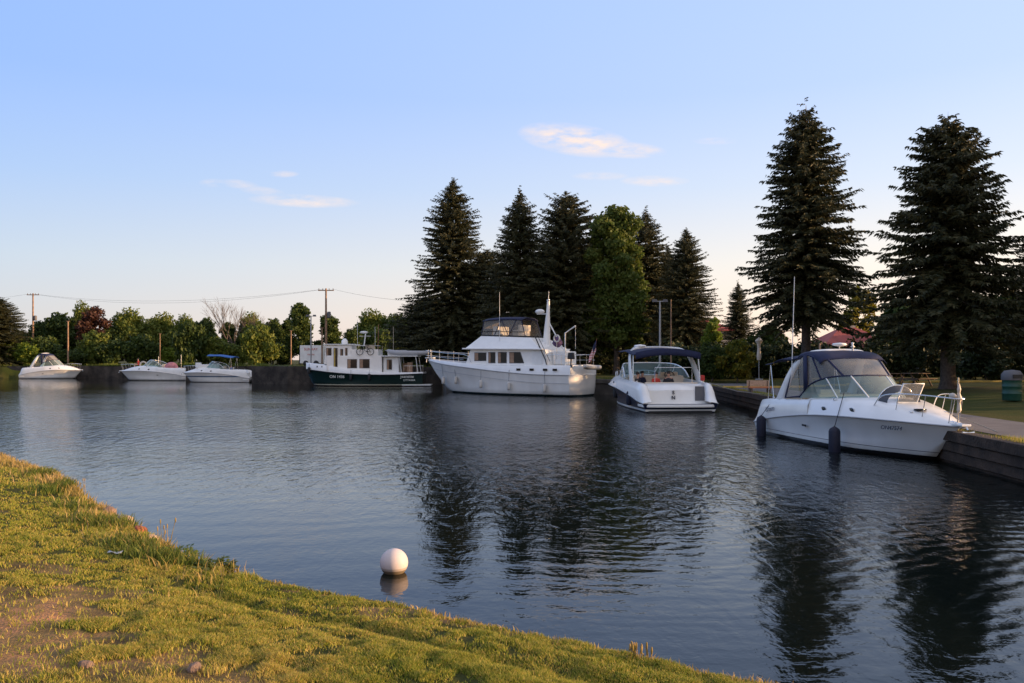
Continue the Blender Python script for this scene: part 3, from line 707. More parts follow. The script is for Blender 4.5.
leafy('maple_tree', 'tall green maple in the middle of the spruce group, lit at its right edge', (px_at(616, 77), 77, 1.5), 3.4, 15.8, .8, 'leaf_maple', 34000, .17, 6, k=38, trunk=.28)
T1 = leafy('broadleaf_tree', 'rounded mid green tree behind the second small boat', (px_at(130, 140), 140, 1.9), 4.4, 9.0, .8, 'leaf_mid', 12000, .22, 8, k=19, group='trees along the far shore')
T2 = leafy('broadleaf_tree', 'dark bushy tree left of the first light pole', (px_at(60, 138), 138, 1.9), 4.0, 8.8, .7, 'leaf_dark', 12000, .22, 9, k=13, group='trees along the far shore')
T3 = leafy('broadleaf_tree', 'reddish purple plum tree beside the first light pole', (px_at(92, 136), 136, 1.9), 3.2, 9.7, .7, 'leaf_plum', 8000, .21, 10, k=12, group='trees along the far shore')
T4 = leafy('broadleaf_tree', 'dark upright tree left of the tall utility pole', (px_at(300, 130), 130, 1.9), 2.7, 9.7, .8, 'leaf_dark', 9000, .21, 12, k=15, group='trees along the far shore')
rows = [(T2, 20, 140, .8, .7, 'dark low tree beside the far left spruce'), (T2, 42, 142, .9, .86, 'dark tree behind the left utility pole'), (T1, 82, 141, .6, 1.1, 'slim green tree rising behind the plum tree'),
        (T2, 112, 137, .75, .75, 'dark green tree between the plum tree and the rounded green tree'), (T1, 163, 141, .85, .93, 'green tree above the stern of the second small boat'),
        (T1, 184, 138, .7, .86, 'green tree left of the bare tree, lower than its neighbour'), (T2, 205, 141, .8, .95, 'domed dark tree just left of the bare tree'),
        (T4, 228, 136, .8, .72, 'green tree in front of the bare tree'), (T1, 250, 139, .7, .9, 'loose green tree right of the bare tree'), (T2, 273, 137, .75, .9, 'dark round tree above the gap between tug and small boats'),
        (T4, 287, 139, .7, .8, 'narrow tree left of the dark upright tree'), (T4, 329, 134, 1.0, .82, 'dark tree behind the tall utility pole'), (T2, 352, 136, .6, .7, 'low tree right of the tall utility pole'),
        (T1, 372, 142, .95, 1.0, 'wide green tree behind the tug mast'), (T2, 396, 142, .9, .98, 'green tree behind the tug stern'), (T1, 414, 140, .8, .92, 'tree just left of the large central spruce'),
        (T2, 435, 138, .9, .9, 'dark tree behind the large central spruce'), (T1, 150, 146, 1.0, .8, 'pale green tree in the second row behind the small boats')]
for i, (src, px, d, sx_, sz_, lab) in enumerate(rows):
    dup(src, (px_at(px, d), d, 1.9), i * 1.7 + .5, (sx_, sx_, sz_ * (.97 + .06 * (i % 3) / 2)), lab)
# bare tree
def bare(px, d, H, seed, label):
    root = thing('bare_tree', label, 'tree', (px_at(px, d), d, 1.9)); mb = MB(); rg = random.Random(seed)
    def br(p, dr, L, r, lev):
        q = p + dr * L; mb.tube([p, p.lerp(q, .5) + Vector((rg.uniform(-.1, .1), rg.uniform(-.1, .1), .05)) * L * .3, q], r, 5, r2=r * .6)
        if lev == 0: return
        for i in range(3 if lev > 1 else 4):
            nd = (dr + Vector((rg.uniform(-.6, .6), rg.uniform(-.6, .6), rg.uniform(-.1, .5)))).normalized(); br(p.lerp(q, rg.uniform(.55, 1)), nd, L * rg.uniform(.6, .8), r * .58, lev - 1)
    for i in range(3): br(Vector((0, 0, -.1)), Vector((rg.uniform(-.25, .25), rg.uniform(-.2, .2), 1)).normalized(), H * .36, .11, 4)
    mb.build('trunk', 'greybark', root); return root
bare(232, 134, 12.4, 4, 'leafless grey tree rising above the green trees behind the third small boat')
bare(256, 137, 9.6, 8, 'smaller leafless tree right of the taller bare one')
# shrubs along the far shore
S1 = leafy('shrub', 'low green shrub at the far left below the spruce', (px_at(12, 129), 129, 1.85), 3.2, 4.4, .1, 'leaf_mid', 3800, .22, 18, k=9, trunk=.08, group='shrubs along the far shore')
S3 = leafy('shrub', 'lime green shrub behind the stern of the far left boat', (px_at(28, 127), 127, 1.85), 2.6, 3.6, .1, 'leaf_lime', 3800, .22, 20, k=8, trunk=.08, group='shrubs along the far shore')
S2 = leafy('shrub', 'dark green shrub behind the far left boat', (px_at(45, 129), 129, 1.85), 3.2, 4.6, .1, 'leaf_dark', 3800, .22, 19, k=9, trunk=.08, group='shrubs along the far shore')
sl_ = [(S2, 72, .9, 'dark shrub at the foot of the first light pole'), (S1, 95, 1, 'green shrub below the plum tree'), (S2, 118, 1.1, 'dark shrub behind the bow of the second small boat'), (S2, 142, 1, 'shrub behind the middle of the second small boat'),
       (S1, 165, 1.15, 'shrub behind the pink tube'), (S2, 190, 1.1, 'dark shrub behind the bow of the third small boat'), (S1, 212, 1.15, 'shrub behind the blue canopy of the third small boat'),
       (S1, 236, 1.25, 'lit green shrub right of the blue canopy'), (S1, 258, 1.2, 'large lit green shrub in the gap between tug and small boats'), (S2, 277, .95, 'shrub left of the white trailer'),
       (S2, 318, .9, 'shrub behind the tug bow'), (S1, 350, .9, 'shrub behind the tug wheelhouse'), (S2, 378, .95, 'dark shrub behind the bicycle on the tug'), (S1, 402, .9, 'shrub behind the tug dinghy'), (S2, 425, 1, 'dark shrub behind the trawler bow')]
for i, (src, px, s, lab) in enumerate(sl_):
    d = 129 + 3 * math.sin(i * 2.1); s *= (.62, 1.25, .8, 1.05, .7, 1.35, .9)[i % 7]; src = S3 if i % 6 == 4 else src; dup(src, (px_at(px, d), d, 1.85), i * 2.2, (1.05, 1, s), lab)
# right-hand shrubs and hedge
def hedge(x0, x1, y, h, label, seed, m_='leaf_hedge', n=16000):
    root = thing('hedge', label, 'hedge', ((x0 + x1) / 2, y, 1.2)); L = (x1 - x0) / 2; k = int(L * 1.1)
    rg = random.Random(seed); bl = [(-L + 2 * L * (i + .5) / k + rg.uniform(-.3, .3), rg.uniform(-.4, .4), h * .48, 1.5, 1.0, h * .5 * rg.uniform(.85, 1.12)) for i in range(k)]
    V, F = crown_mesh(bl, n, .15, seed, .3); V[:, 2] = np.maximum(V[:, 2], .02); fastmesh('foliage', V, F, m_, root)
hedge(12, 34, 66, 2.9, 'long dark clipped hedge behind the lawn left of the broad spruce', 3, n=24000)
hedge(34, 56, 66, 3.2, 'dark hedge at the back of the lawn at the right edge', 5, n=22000)
hedge(-4, 11, 80, 3.0, 'dark low hedge under the central spruces behind the trawler', 6, n=12000)
leafy('shrub', 'rounded golden green shrub on the lawn between the two cruisers', (px_at(737, 62), 62, 1.2), 1.7, 3.1, .1, 'leaf_gold', 7000, .1, 28, k=11, trunk=.06)
leafy('shrub', 'dark green shrub left of the rounded golden one', (px_at(712, 63), 63, 1.2), 1.6, 2.9, .1, 'leaf_dark', 6000, .1, 29, k=10, trunk=.06)
leafy('shrub', 'bright lime green bush reaching up above the shrubs behind the open cruiser', (px_at(712, 68), 68, 1.2), 1.3, 5.2, .6, 'leaf_lime', 3500, .12, 31, k=9, trunk=.06)
leafy('shrub', 'dark shrub at the foot of the broad spruce by the hedge', (px_at(985, 58), 58, 1.3), 2.0, 2.6, .1, 'leaf_hedge', 5000, .12, 33, k=9, trunk=.06)
leafy('broadleaf_tree', 'small tree glowing yellow green behind the broad spruce', (px_at(985, 92), 92, 1.3), 4.0, 7.0, 1.5, 'leaf_gold', 4500, .22, 35, k=12, trunk=.15)
leafy('broadleaf_tree', 'tree glowing gold behind the tall narrow spruce', (px_at(858, 112), 112, 1.3), 3.0, 11.5, 1.5, 'leaf_gold', 4500, .22, 37, k=12, trunk=.15)
leafy('broadleaf_tree', 'lit small tree behind the right of the trawler stern', (px_at(632, 95), 95, 1.3), 2.4, 5.6, 1.0, 'leaf_lime', 3000, .2, 39, k=9, trunk=.12)
for i, (px, s, lab) in enumerate(((905, 1.2, 'dark tree in the gap between the two right-hand spruces'), (1010, 1.3, 'dark tree behind the hedge at the right edge'), (945, 1.2, 'dark tree directly behind the broad spruce'), (770, .8, 'dark tree behind the hedge left of the tall spruce'))):
    dup(T2, (px_at(px, 84 + i), 84 + i, 1.3), i, (s, s, .72 * s), lab, group='trees behind the hedge')

# ------------------------------------------------------------------ houses, poles, park things
def house(name, label, loc, W, D, hw, hr, rz=0):
    root = thing(name, label, 'house', loc, rz)
    mb = MB(); mb.box((0, 0, hw / 2), (W, D, hw)); mb.build('wall', 'wallpale', root)
    o = .5; a, b = W / 2 + o, D / 2 + o; rg = W / 2 - D / 2 * .85
    mb = MB(); mb.add([(-a, -b, hw), (a, -b, hw), (a, b, hw), (-a, b, hw), (-rg, 0, hw + hr), (rg, 0, hw + hr), (-a, -b, hw - .15), (a, -b, hw - .15), (a, b, hw - .15), (-a, b, hw - .15)],
                      [(0, 1, 5, 4), (1, 2, 5), (2, 3, 4, 5), (3, 0, 4), (6, 7, 1, 0), (7, 8, 2, 1), (8, 9, 3, 2), (9, 6, 0, 3), (9, 8, 7, 6)]); rf = mb.build('roof', 'roofred', root)
    mb = MB(); mb.box((rg * .6, .3, hw + hr * .9), (.6, .6, 1.0)); mb.build('chimney', 'wallpale', rf)
    for x in (-W * .3, 0, W * .3):
        mb = MB(); mb.box((x, -D / 2 - .02, hw * .55), (1.2, .05, 1.1)); fr = mb.build('window', 'white2', root)
        mb = MB(); mb.box((x, -D / 2 - .05, hw * .55), (1.0, .03, .9)); mb.build('pane', 'darkglass', fr)
    return root
house('red_roof_house', 'low house with a broad red hipped roof behind the nearest cruiser', (px_at(848, 92), 92, 1.3), 8.6, 8, 2.5, 2.5)
house('distant_house', 'distant pale house with a red roof between the spruces', (px_at(708, 130), 136, 1.3), 9, 8, 6.2, 1.9)
def lamp_post(label, x, y, z0, h, kind='double'):
    root = thing('lamp_post', label, 'street lamp', (x, y, z0), group='lamp posts on the far shore')
    mb = MB(); mb.tube([(0, 0, -.1), (0, 0, h)], .09, 10, r2=.06); mb.lathe([(.16, 0), (.16, .25), (.09, .35)], n=10); mb.build('post', 'alu', root)
    mb = MB(); mb.tube([(-.36, 0, h), (.36, 0, h)], .03, 8); mb.build('arm', 'alu', root)
    for s in (-1, 1):
        mb = MB(); mb.box((s * .4, 0, h + .05), (.36, .28, .2), top=.75); mb.build('lamp_head', 'greylid', root)
lamp_post('tall lamp post with two heads behind the open cruiser', px_at(660, 62), 62, 1.2, 5.9)
lamp_post('lamp post behind the tug bow', px_at(311, 94), 94, 2.0, 5.7)
mb = MB(); mb.tube([(0, 0, -.1), (0, 0, 6.2)], .07, 8, r2=.04); tag(mb.build('thin_post', 'pole', None, loc=(px_at(671, 64), 64, 1.2)), 'thin bare post right of the tall lamp post', 'post')
def wood_post(label, px, d, h, r=.1, z0=1.95):
    mb = MB(); mb.tube([(0, 0, -.1), (0, 0, h)], r, 8, r2=r * .8); mb.box((0, 0, h + .03), (r * 4, .1, .08)); return tag(mb.build('light_pole', 'pole', None, loc=(px_at(px, d), d, z0)), label, 'pole')
wood_post('slim reddish light pole standing beside the far left boat', 68, 125, 6.6, .13)
wood_post('short pole left of the tall utility pole', 322, 92, 2.9 + 1.4)
wood_post('pole among the shrubs above the gap between boats', 291, 120, 5.0, .1)
wood_post('pale pole in the shrubs behind the second small boat', 160, 122, 4.6, .08)
def upole(label, px, d, h):
    root = thing('utility_pole', label, 'utility pole', (px_at(px, d), d, 1.9), group='utility poles')
    mb = MB(); mb.tube([(0, 0, -.2), (0, 0, h)], .17, 10, r2=.11); mb.build('pole', 'pole', root)
    mb = MB(); mb.box((0, 0, h - .25), (2.0, .12, .12)); ca = mb.build('crossarm', 'pole', root)
    for x in (-.9, -.4, .4, .9):
        mb = MB(); mb.lathe([(.02, 0), (.06, .05), (.03, .1), (.06, .15), (.02, .2)], (x, 0, h - .19), 8); mb.build('insulator', 'greylid', ca)
    mb = MB(); mb.lathe([(.001, 0), (.22, 0), (.24, .1), (.24, .7), (.2, .8), (.001, .82)], (.38, 0, h * .62), 12); mb.build('transformer', 'greylid', root)
    return root
UA = (px_at(33, 135), 135, 1.9); UB = (px_at(326, 105), 105, 1.9)
upole('left utility pole with crossarm and transformer near the far left boat', 33, 135, 11.7); upole('tall utility pole with crossarm behind the green tug', 326, 105, 9.9)
def wire(a, b, sag, label, r=.011):
    a, b = Vector(a), Vector(b); mb = MB(); pts = []
    for i in range(17):
        t_ = i / 16; p = a.lerp(b, t_); p.z -= sag * 4 * t_ * (1 - t_); pts.append(p)
    mb.tube(pts, r, 4); return tag(mb.build('power_line', 'black'), label, 'cable', 'overhead power lines')
za, zb = 1.9 + 11.55, 1.9 + 9.8
wire((UA[0] + .4, UA[1], za), (UB[0] - .4, UB[1], zb), 1.3, 'overhead wire sagging between the two utility poles, front strand')
wire((UA[0] + .9, UA[1], za - .1), (UB[0] - .9, UB[1], zb - .1), 1.5, 'overhead wire sagging between the two utility poles, lower strand')
wire((UA[0] - .9, UA[1], za), (UA[0] - 45, UA[1] + 6, za - 1), 1.2, 'overhead wire leaving the left utility pole out of the picture')
wire((UB[0] + .9, UB[1], zb), (px_at(455, 92), 92, 9.2), .5, 'overhead wire running right from the tall utility pole into the spruce')
# white trailer with red lettering
tr = thing('site_trailer', 'white box trailer with red lettering on the quay behind the tug bow', 'trailer', (px_at(312, 97), 97.5, 2.0))
mb = MB(); mb.box((0, 0, 1.35), (2.6, 2.0, 2.1)); mb.build('body', 'white2', tr, bevel=.05)
for s in (-.6, .6):
    mb = MB(); mb.lathe([(.001, -.1), (.3, -.1), (.33, 0), (.3, .1), (.001, .1)], (s, -.98, .32), 16, axis='Y'); mb.build('wheel', 'black', tr)
text('lettering', 'SUNRAY', .42, 'red', tr, (0, -1.02, 1.95), (R(90), 0, 0)); text('lettering', 'marine', .3, 'red', tr, (0, -1.02, 1.35), (R(90), 0, 0))
# rubbish bin
bx_, by_ = px_at(1012, 33), 33; bn = thing('rubbish_bin', 'green barrel rubbish bin with grey hood on the lawn at the right', 'bin', (bx_, by_, lawn_z(bx_, by_)))
bn.scale = (.92, .92, .95)
mb = MB(); mb.lathe([(.001, 0), (.36, 0), (.38, .05), (.38, .28), (.4, .3), (.38, .32), (.38, .58), (.4, .6), (.38, .62), (.38, .86), (.4, .88), (.36, .9)], n=24); mb.build('barrel', 'greenpaint', bn)
mb = MB(); mb.lathe([(.41, .86), (.42, .9), (.42, 1.1), (.3, 1.26), (.001, 1.3)], n=24); h_ = mb.build('hood', 'greylid', bn)
mb = MB(); mb.box((0, -.40, 1.02), (.4, .05, .16)); mb.build('flap', 'black', h_)
# picnic tables
def picnic(x, y, label, rz=0):
    root = thing('picnic_table', label, 'picnic table', (x, y, lawn_z(x, y)), rz, 'picnic tables on the shaded lawn')
    mb = MB()
    for i in range(5): mb.box((0, -.3 + .15 * i, .74), (1.8, .13, .04))
    mb.build('tabletop', 'wood', root, bevel=.008)
    for s in (-1, 1):
        mb = MB(); mb.box((0, s * .68, .44), (1.8, .24, .04)); mb.build('seat', 'wood', root, bevel=.008)
        mb = MB(); mb.tube([(s * .65, -.6, 0), (s * .65, -.2, .72)], .045, 6); mb.tube([(s * .65, .6, 0), (s * .65, .2, .72)], .045, 6); mb.box((s * .65, 0, .42), (.06, 1.5, .09)); mb.build('leg', 'wood', root)
picnic(px_at(888, 49), 49, 'wooden picnic table on the shaded lawn left of the broad spruce trunk'); picnic(px_at(915, 47.5), 47.5, 'wooden picnic table right beside the broad spruce trunk', .5)
# dock box / bench with pale back and orange seat
bq = thing('quay_bench', 'small bench with pale back rail and orange seat on the quay between the cruisers', 'bench', (13.35, 44.5, .93), R(4))
mb = MB(); mb.box((0, .25, .52), (1.25, .06, .3)); mb.build('backrest', 'stonepale', bq, bevel=.01)
mb = MB(); mb.box((0, 0, .3), (1.2, .45, .09)); mb.build('seat', 'orange', bq, bevel=.01)
for s in (-.5, .5):
    mb = MB(); mb.box((s, 0, .14), (.07, .42, .26)); mb.box((s, .24, .35), (.06, .05, .6)); mb.build('leg', 'wood', bq)
# closed parasol
pz = thing('closed_parasol', 'folded pale parasol standing in front of the hedge', 'parasol', (px_at(759, 60), 60, 1.25))
mb = MB(); mb.tube([(0, 0, 0), (0, 0, 3.25)], .03, 8); mb.lathe([(.001, 0), (.28, 0), (.28, .08), (.001, .1)], n=14); mb.build('pole', 'alu', pz)
mb = MB(); mb.lathe([(.13, 1.45), (.17, 1.7), (.11, 2.3), (.15, 2.6), (.28, 2.85), (.05, 3.15), (.001, 3.2)], n=9, sm=False); mb.build('canopy', 'cream', pz)

# ================================================================== boats
def hullloft(K, C, S, n=30, flare=.06, transom=True, fl2=.35):
    k, c, s_ = crom(K, n), crom(C, n), crom(S, n); rows = []
    for i in range(n):
        a, b, d = k[i], c[i], s_[i]
        def mid(t):
            q = b + (d - b) * t; q[1] -= flare * 4 * t * (1 - t) * (i / (n - 1)) ** 1.5 * b[1]; return q
        half = [a, a + (b - a) * .5 - np.array([0, 0, .03 * (b[1])]), b, mid(.25), mid(.5), mid(.75), d]
        row = [(p[0], -p[1], p[2]) for p in half[::-1]] + [tuple(p) for p in half[1:]]
        rows.append(row)
    mb = MB(); mb.grid(rows)
    if transom: mb.add(rows[0], [tuple(range(len(rows[0])))])
    return mb
def sections(secs, n=24, closed_end=True):
    """secs: list of (x, [(y,z)...]) half profiles from the outer edge to the centre"""
    k = len(secs[0][1]); flat = [[x] + [c for p in pr for c in p] for x, pr in secs]; out = crom(flat, n); rows = []
    for r in out:
        half = [(r[0], max(0, r[1 + 2 * j]), r[2 + 2 * j]) for j in range(k)]
        rows.append([(x, -y, z) for x, y, z in half] + [p for p in half[::-1][1:]])
    mb = MB(); mb.grid(rows, flip=True)
    mb.add(rows[0], [tuple(range(len(rows[0])))]); mb.add(rows[-1], [tuple(range(len(rows[-1])))[::-1]])
    return mb
def scl(mb, s): mb.v = [(x * s[0], y * s[1], z * s[2]) for x, y, z in mb.v]; return mb
def fender(loc, L, r, m_, top, label, drop=None, group=None):
    """fender hung on a rope from (top) above loc"""
    root = thing('fender', label, 'fender', loc, 0, group)
    prof = [(.001, -L / 2), (r * .5, -L / 2 + .015), (r * .85, -L / 2 + r * .35), (r, -L / 2 + r * .8), (r, L / 2 - r * .8), (r * .85, L / 2 - r * .35), (r * .5, L / 2 - .015), (.04, L / 2 + .01), (.001, L / 2 + .04)]
    mb = MB(); mb.lathe(prof, n=16); mb.build('body', m_, root)
    t_ = Vector(top) - Vector(loc); mb = MB(); mb.tube([(0, 0, L / 2), t_ * .5 + Vector((0, 0, L / 4)), t_], .012, 6); mb.build('rope', 'darkrope', root)
    return root
def line(name, pts, label, m_='rope', r=.014):
    mb = MB(); mb.tube(pts, r, 6); return tag(mb.build(name, m_), label, 'rope')
white_hull = hullmat('white_hull_paint', (.74, .74, .72), [(0, (.02, .02, .022)), (.06, (.6, .6, .58)), (.135, (.03, .03, .035)), (.17, (.74, .74, .72))])
grey_band_hull = hullmat('white_grey_hull_paint', (.78, .78, .76), [(0, (.02, .02, .022)), (.11, (.78, .78, .76)), (.22, (.05, .05, .06)), (.25, (.8, .8, .79))])
navy_hull = hullmat('navy_hull_paint', (.012, .018, .05), [(0, (.01, .01, .02)), (.05, (.7, .7, .68)), (.16, (.008, .012, .035))], .4, 0)
blue_stripe_hull = hullmat('blue_stripe_hull_paint', (.76, .76, .75), [(0, (.02, .02, .022)), (.04, (.72, .72, .7)), (.62, (.08, .13, .22)), (.76, (.76, .76, .75))])
HS = [(.05, 1.28, .40), (.9, 1.34, .50), (1.8, 1.38, .66), (4.3, 1.42, .92), (6.5, 1.36, 1.03), (8.3, .98, 1.04), (9.5, .42, 1.01), (10.05, .04, .99)]
HC = [(.12, 1.17, -.05), (4, 1.22, -.02), (6.5, 1.05, .1), (8.2, .55, .28), (9.2, .2, .55), (10.0, .02, .95)]
HK = [(.2, 0, -.4), (4, 0, -.45), (7, 0, -.4), (8.75, 0, -.05), (9.4, 0, .44), (10.02, 0, .96)]
def cruiser(label, loc, rz, s, hm, canvas='navy', arch=True, enclosure=True, bimini=None, rails=True, group='moored boats', lod=1, transom_x=.95, aft_canvas=True, name='motor_cruiser', cush='cream'):
    root = thing(name, label, 'boat', loc, rz, group)
    def B(mb, nm, m_, par=root, **k): return scl(mb, s).build(nm, m_, par, **k)
    B(hullloft(HK, HC, HS), 'hull', hm)
    # foredeck and cabin top
    sec = [(4.3, [(1.43, .93), (1.34, 1.40), (1.1, 1.50), (0, 1.52)]), (5.5, [(1.41, 1.0), (1.27, 1.44), (1.02, 1.56), (0, 1.60)]), (6.8, [(1.33, 1.05), (1.12, 1.44), (.84, 1.57), (0, 1.62)]),
           (8.0, [(1.08, 1.06), (.88, 1.34), (.62, 1.45), (0, 1.50)]), (9.0, [(.70, 1.05), (.54, 1.18), (.34, 1.26), (0, 1.29)]), (9.8, [(.22, 1.02), (.17, 1.06), (.1, 1.09), (0, 1.1)]), (10.06, [(.05, 1.0), (.035, 1.01), (.02, 1.02), (0, 1.02)])]
    B(sections(sec, 26), 'deck', 'white')
    # coamings round the cockpit
    mb = MB()
    for sg in (-1, 1):
        rows = []
        for t in crom([(.06, 1.29, .42, .48), (.35, 1.31, .45, .80), (.6, 1.33, .48, 1.22), (1.1, 1.36, .56, 1.31), (2.2, 1.40, .70, 1.36), (3.4, 1.42, .85, 1.40), (4.6, 1.43, .95, 1.45)], 14):
            x, y, z0, z1 = t; q = [(x, y, z0), (x, y - .02, z0 + (z1 - z0) * .6), (x, y - .10, z1 - .02), (x, y - .2, z1), (x, y - .3, z1 - .02), (x, y - .34, .5)]
            rows.append([(a, sg * b, c) for a, b, c in q])
        mb.grid(rows, flip=sg > 0); mb.add(rows[0], [tuple(range(6))])
    B(mb, 'coaming', 'white', solid=0)
    mb = MB(); P = []
    for a in range(0, 91, 15): P.append((.25 - .25 * math.sin(R(a)) , 1.08 + .2 * math.cos(R(a))))
    pl = [(1.0, 1.30)] + P[::1] ; pl = [(1.0, 1.3), (.3, 1.3), (.12, 1.24), (.02, 1.1), (-.03, .8), (-.05, 0)]
    poly = [(x, y, .24) for x, y in pl] + [(x, -y, .24) for x, y in pl[::-1][1:]]
    mb.prism(poly, (0, 0, .13)); B(mb, 'swim_platform', 'white', bevel=.03)
    mb = MB(); mb.box((.55, 0, .06), (.9, 2.2, .36)); B(mb, 'transom_base', 'black')
    tr_ = sections([(.72, [(1.24, .3), (1.22, .75), (1.15, .95), (0, 1.0)]), (.95, [(1.25, .3), (1.22, .95), (1.1, 1.18), (0, 1.22)]), (1.25, [(1.2, .3), (1.15, 1.15), (1.0, 1.27), (0, 1.30)]), (1.42, [(1.15, .3), (1.1, 1.1), (.95, 1.22), (0, 1.25)])], 8)
    T = B(tr_, 'transom', 'white')
    mb = MB(); mb.box((2.9, 0, .52), (3.4, 2.2, .06)); B(mb, 'cockpit_floor', 'cream')
    mb = MB(); mb.box((4.45, 0, 1.0), (.08, 2.2, .95)); B(mb, 'bulkhead', 'white2')
    if lod:
        mb = MB(); mb.box((1.62, 0, .8), (.5, 1.9, .4)); mb.box((1.42, 0, 1.12), (.14, 1.9, .42)); B(mb, 'aft_seat', cush, bevel=.05)
        for y in (-.6, .6):
            mb = MB(); mb.box((3.3, y, .95), (.5, .5, .16)); mb.box((3.08, y, 1.3), (.14, .5, .6)); mb.box((3.3, y, .7), (.2, .2, .4)); B(mb, 'helm_seat', cush, bevel=.04)
        mb = MB(); mb.box((4.35, 0, 1.52), (.5, 2.1, .16)); mb.box((4.25, -.55, 1.66), (.3, .7, .2)); B(mb, 'dashboard', 'cream', bevel=.04)
        mb = MB(); mb.tube([(4.02 + .05 * math.sin(a), -.55 + .19 * math.cos(a), 1.6 + .19 * math.sin(a)) for a in [2 * PI * i / 16 for i in range(17)]], .016, 6); mb.tube([(4.02, -.74, 1.6), (4.02, -.36, 1.6)], .012, 5); mb.tube([(4.02, -.55, 1.6), (4.25, -.55, 1.6)], .03, 6); B(mb, 'steering_wheel', 'black')
    # windscreen
    tp = [(3.7, 1.22, 1.52), (4.3, 1.19, 1.90), (4.95, 1.10, 2.10), (5.45, .92, 2.19), (5.75, .5, 2.22), (5.82, 0, 2.23)]
    bt = [(3.6, 1.24, 1.44), (4.7, 1.2, 1.50), (5.6, 1.1, 1.53), (6.3, .9, 1.56), (6.7, .45, 1.60), (6.78, 0, 1.62)]
    tpc, btc = crom(tp, 14), crom(bt, 14)
    def both(c): return [(x, -y, z) for x, y, z in c] + [(x, y, z) for x, y, z in c[::-1][1:]]
    T2_, B2_ = both(tpc), both(btc)
    mb = MB(); mb.grid([B2_, T2_]); B(mb, 'windscreen', 'glass')
    mb = MB(); mb.tube(T2_, .028, 6); B(mb, 'windscreen_frame', 'navy' if enclosure else 'steel')
    for k in (6, 10, 16, 20):
        mb = MB(); mb.tube([B2_[k], T2_[k]], .022, 6); B(mb, 'windscreen_post', 'white2')
    if arch:
        mb = MB(); A_ = crom([(2.25, 1.27, 1.25, .38), (2.6, 1.25, 1.75, .30), (3.0, 1.2, 2.3, .24), (3.4, 1.1, 2.72, .2), (3.75, .92, 2.93, .18), (4.0, .55, 3.0, .17), (4.05, 0, 3.02, .17)], 18)
        rows = []
        for sg, seq in ((-1, A_), (1, A_[::-1][1:])):
            for x, y, z, wd in seq: rows.append([(x - wd, sg * y, z + .02), (x, sg * (y + .045), z + .05 * (y < .9)), (x + wd, sg * y, z - .02), (x + wd * .5, sg * max(0, y - .07), z - .07), (x - wd, sg * max(0, y - .06), z - .06), (x - wd, sg * y, z + .02)])
        mb.grid(rows); B(mb, 'radar_arch', 'white')
    if enclosure:
        z0 = [(3.3, 2.97), (3.7, 3.03), (4.2, 3.0), (4.6, 2.9), (4.85, 2.76)]
        rows = []
        for x, z in crom([(a, b) for a, b in z0], 12):
            q = [(x, y, z - .07 * (y / 1.0) ** 2 - (.10 if abs(y) > 1.04 else 0)) for y in (-1.12, -1.0, -.6, 0, .6, 1.0, 1.12)]; rows.append(q)
        mb = MB(); mb.grid(rows, flip=True); can = B(mb, 'canvas_top', canvas, solid=.03)
        rf = crom([(3.3, 1.12, 2.68), (3.8, 1.13, 2.86), (4.2, 1.12, 2.84), (4.55, 1.08, 2.74), (4.8, .9, 2.71), (4.88, .45, 2.75), (4.9, 0, 2.76)], 14)
        R2_ = both(rf); mb = MB(); n = len(R2_)
        mb.grid([T2_, R2_]); B(mb, 'clear_panel', 'vinyl')
        mb = MB()
        for k in (0, 5, 9, 17, 21, n - 1):
            if k in (0, n - 1): continue
            mb.tube([T2_[k], Vector(T2_[k]).lerp(Vector(R2_[k]), .5) + Vector((0, 0, 0)), R2_[k]], .035, 6)
        mb.tube(R2_, .03, 6); B(mb, 'panel_border', canvas)
        # aft quarter panels between arch and gunwale
        for sg in (-1, 1):
            mb = MB(); q = [(2.75, 1.3, 1.42), (3.7, 1.24, 1.5), (3.3, 1.13, 2.68), (3.1, 1.18, 2.42)]
            mb.add([(a, sg * b, c) for a, b, c in q], [(0, 1, 2, 3)]); B(mb, 'quarter_panel', 'vinyl')
            mb = MB(); mb.tube([(a, sg * b, c) for a, b, c in (q[1], q[0], q[3], q[2])], .035, 6); B(mb, 'panel_border', canvas)
            mb = MB(); mb.grid([[(3.80, sg * 1.17, 2.86), (3.98, sg * 1.24, 1.68)], [(4.06, sg * 1.17, 2.86), (4.24, sg * 1.23, 1.84)]]); B(mb, 'canvas_panel', canvas, solid=.02)
    if bimini:
        xa, xb, zc = bimini[:3]; m_ = bimini[3]
        rows = []
        for i in range(9):
            t = i / 8; x = xa + (xb - xa) * t; z = zc - .22 * (1 - t) ** 1.6 - .03 * math.sin(t * 9)
            rows.append([(x, y, z - .16 * (y / 1.2) ** 2) for y in (-1.25, -.9, -.45, 0, .45, .9, 1.25)])
        mb = MB(); mb.grid(rows, flip=True); B(mb, 'bimini_top', m_, solid=.03)
        for sg in (-1, 1):
            x = xa + .35
            mb = MB(); mb.tube([(x, sg * 1.2, zc - .36), (x - .18, sg * 1.25, .95)], .016, 6); B(mb, 'bimini_pole', 'steel')
            mb = MB(); mb.tube([(x, sg * 1.2, zc - .36), (x + .45, sg * 1.27, 1.15)], .016, 6); B(mb, 'bimini_pole', 'steel')
    # rub rail and accent line
    sh = crom(HS, 30)
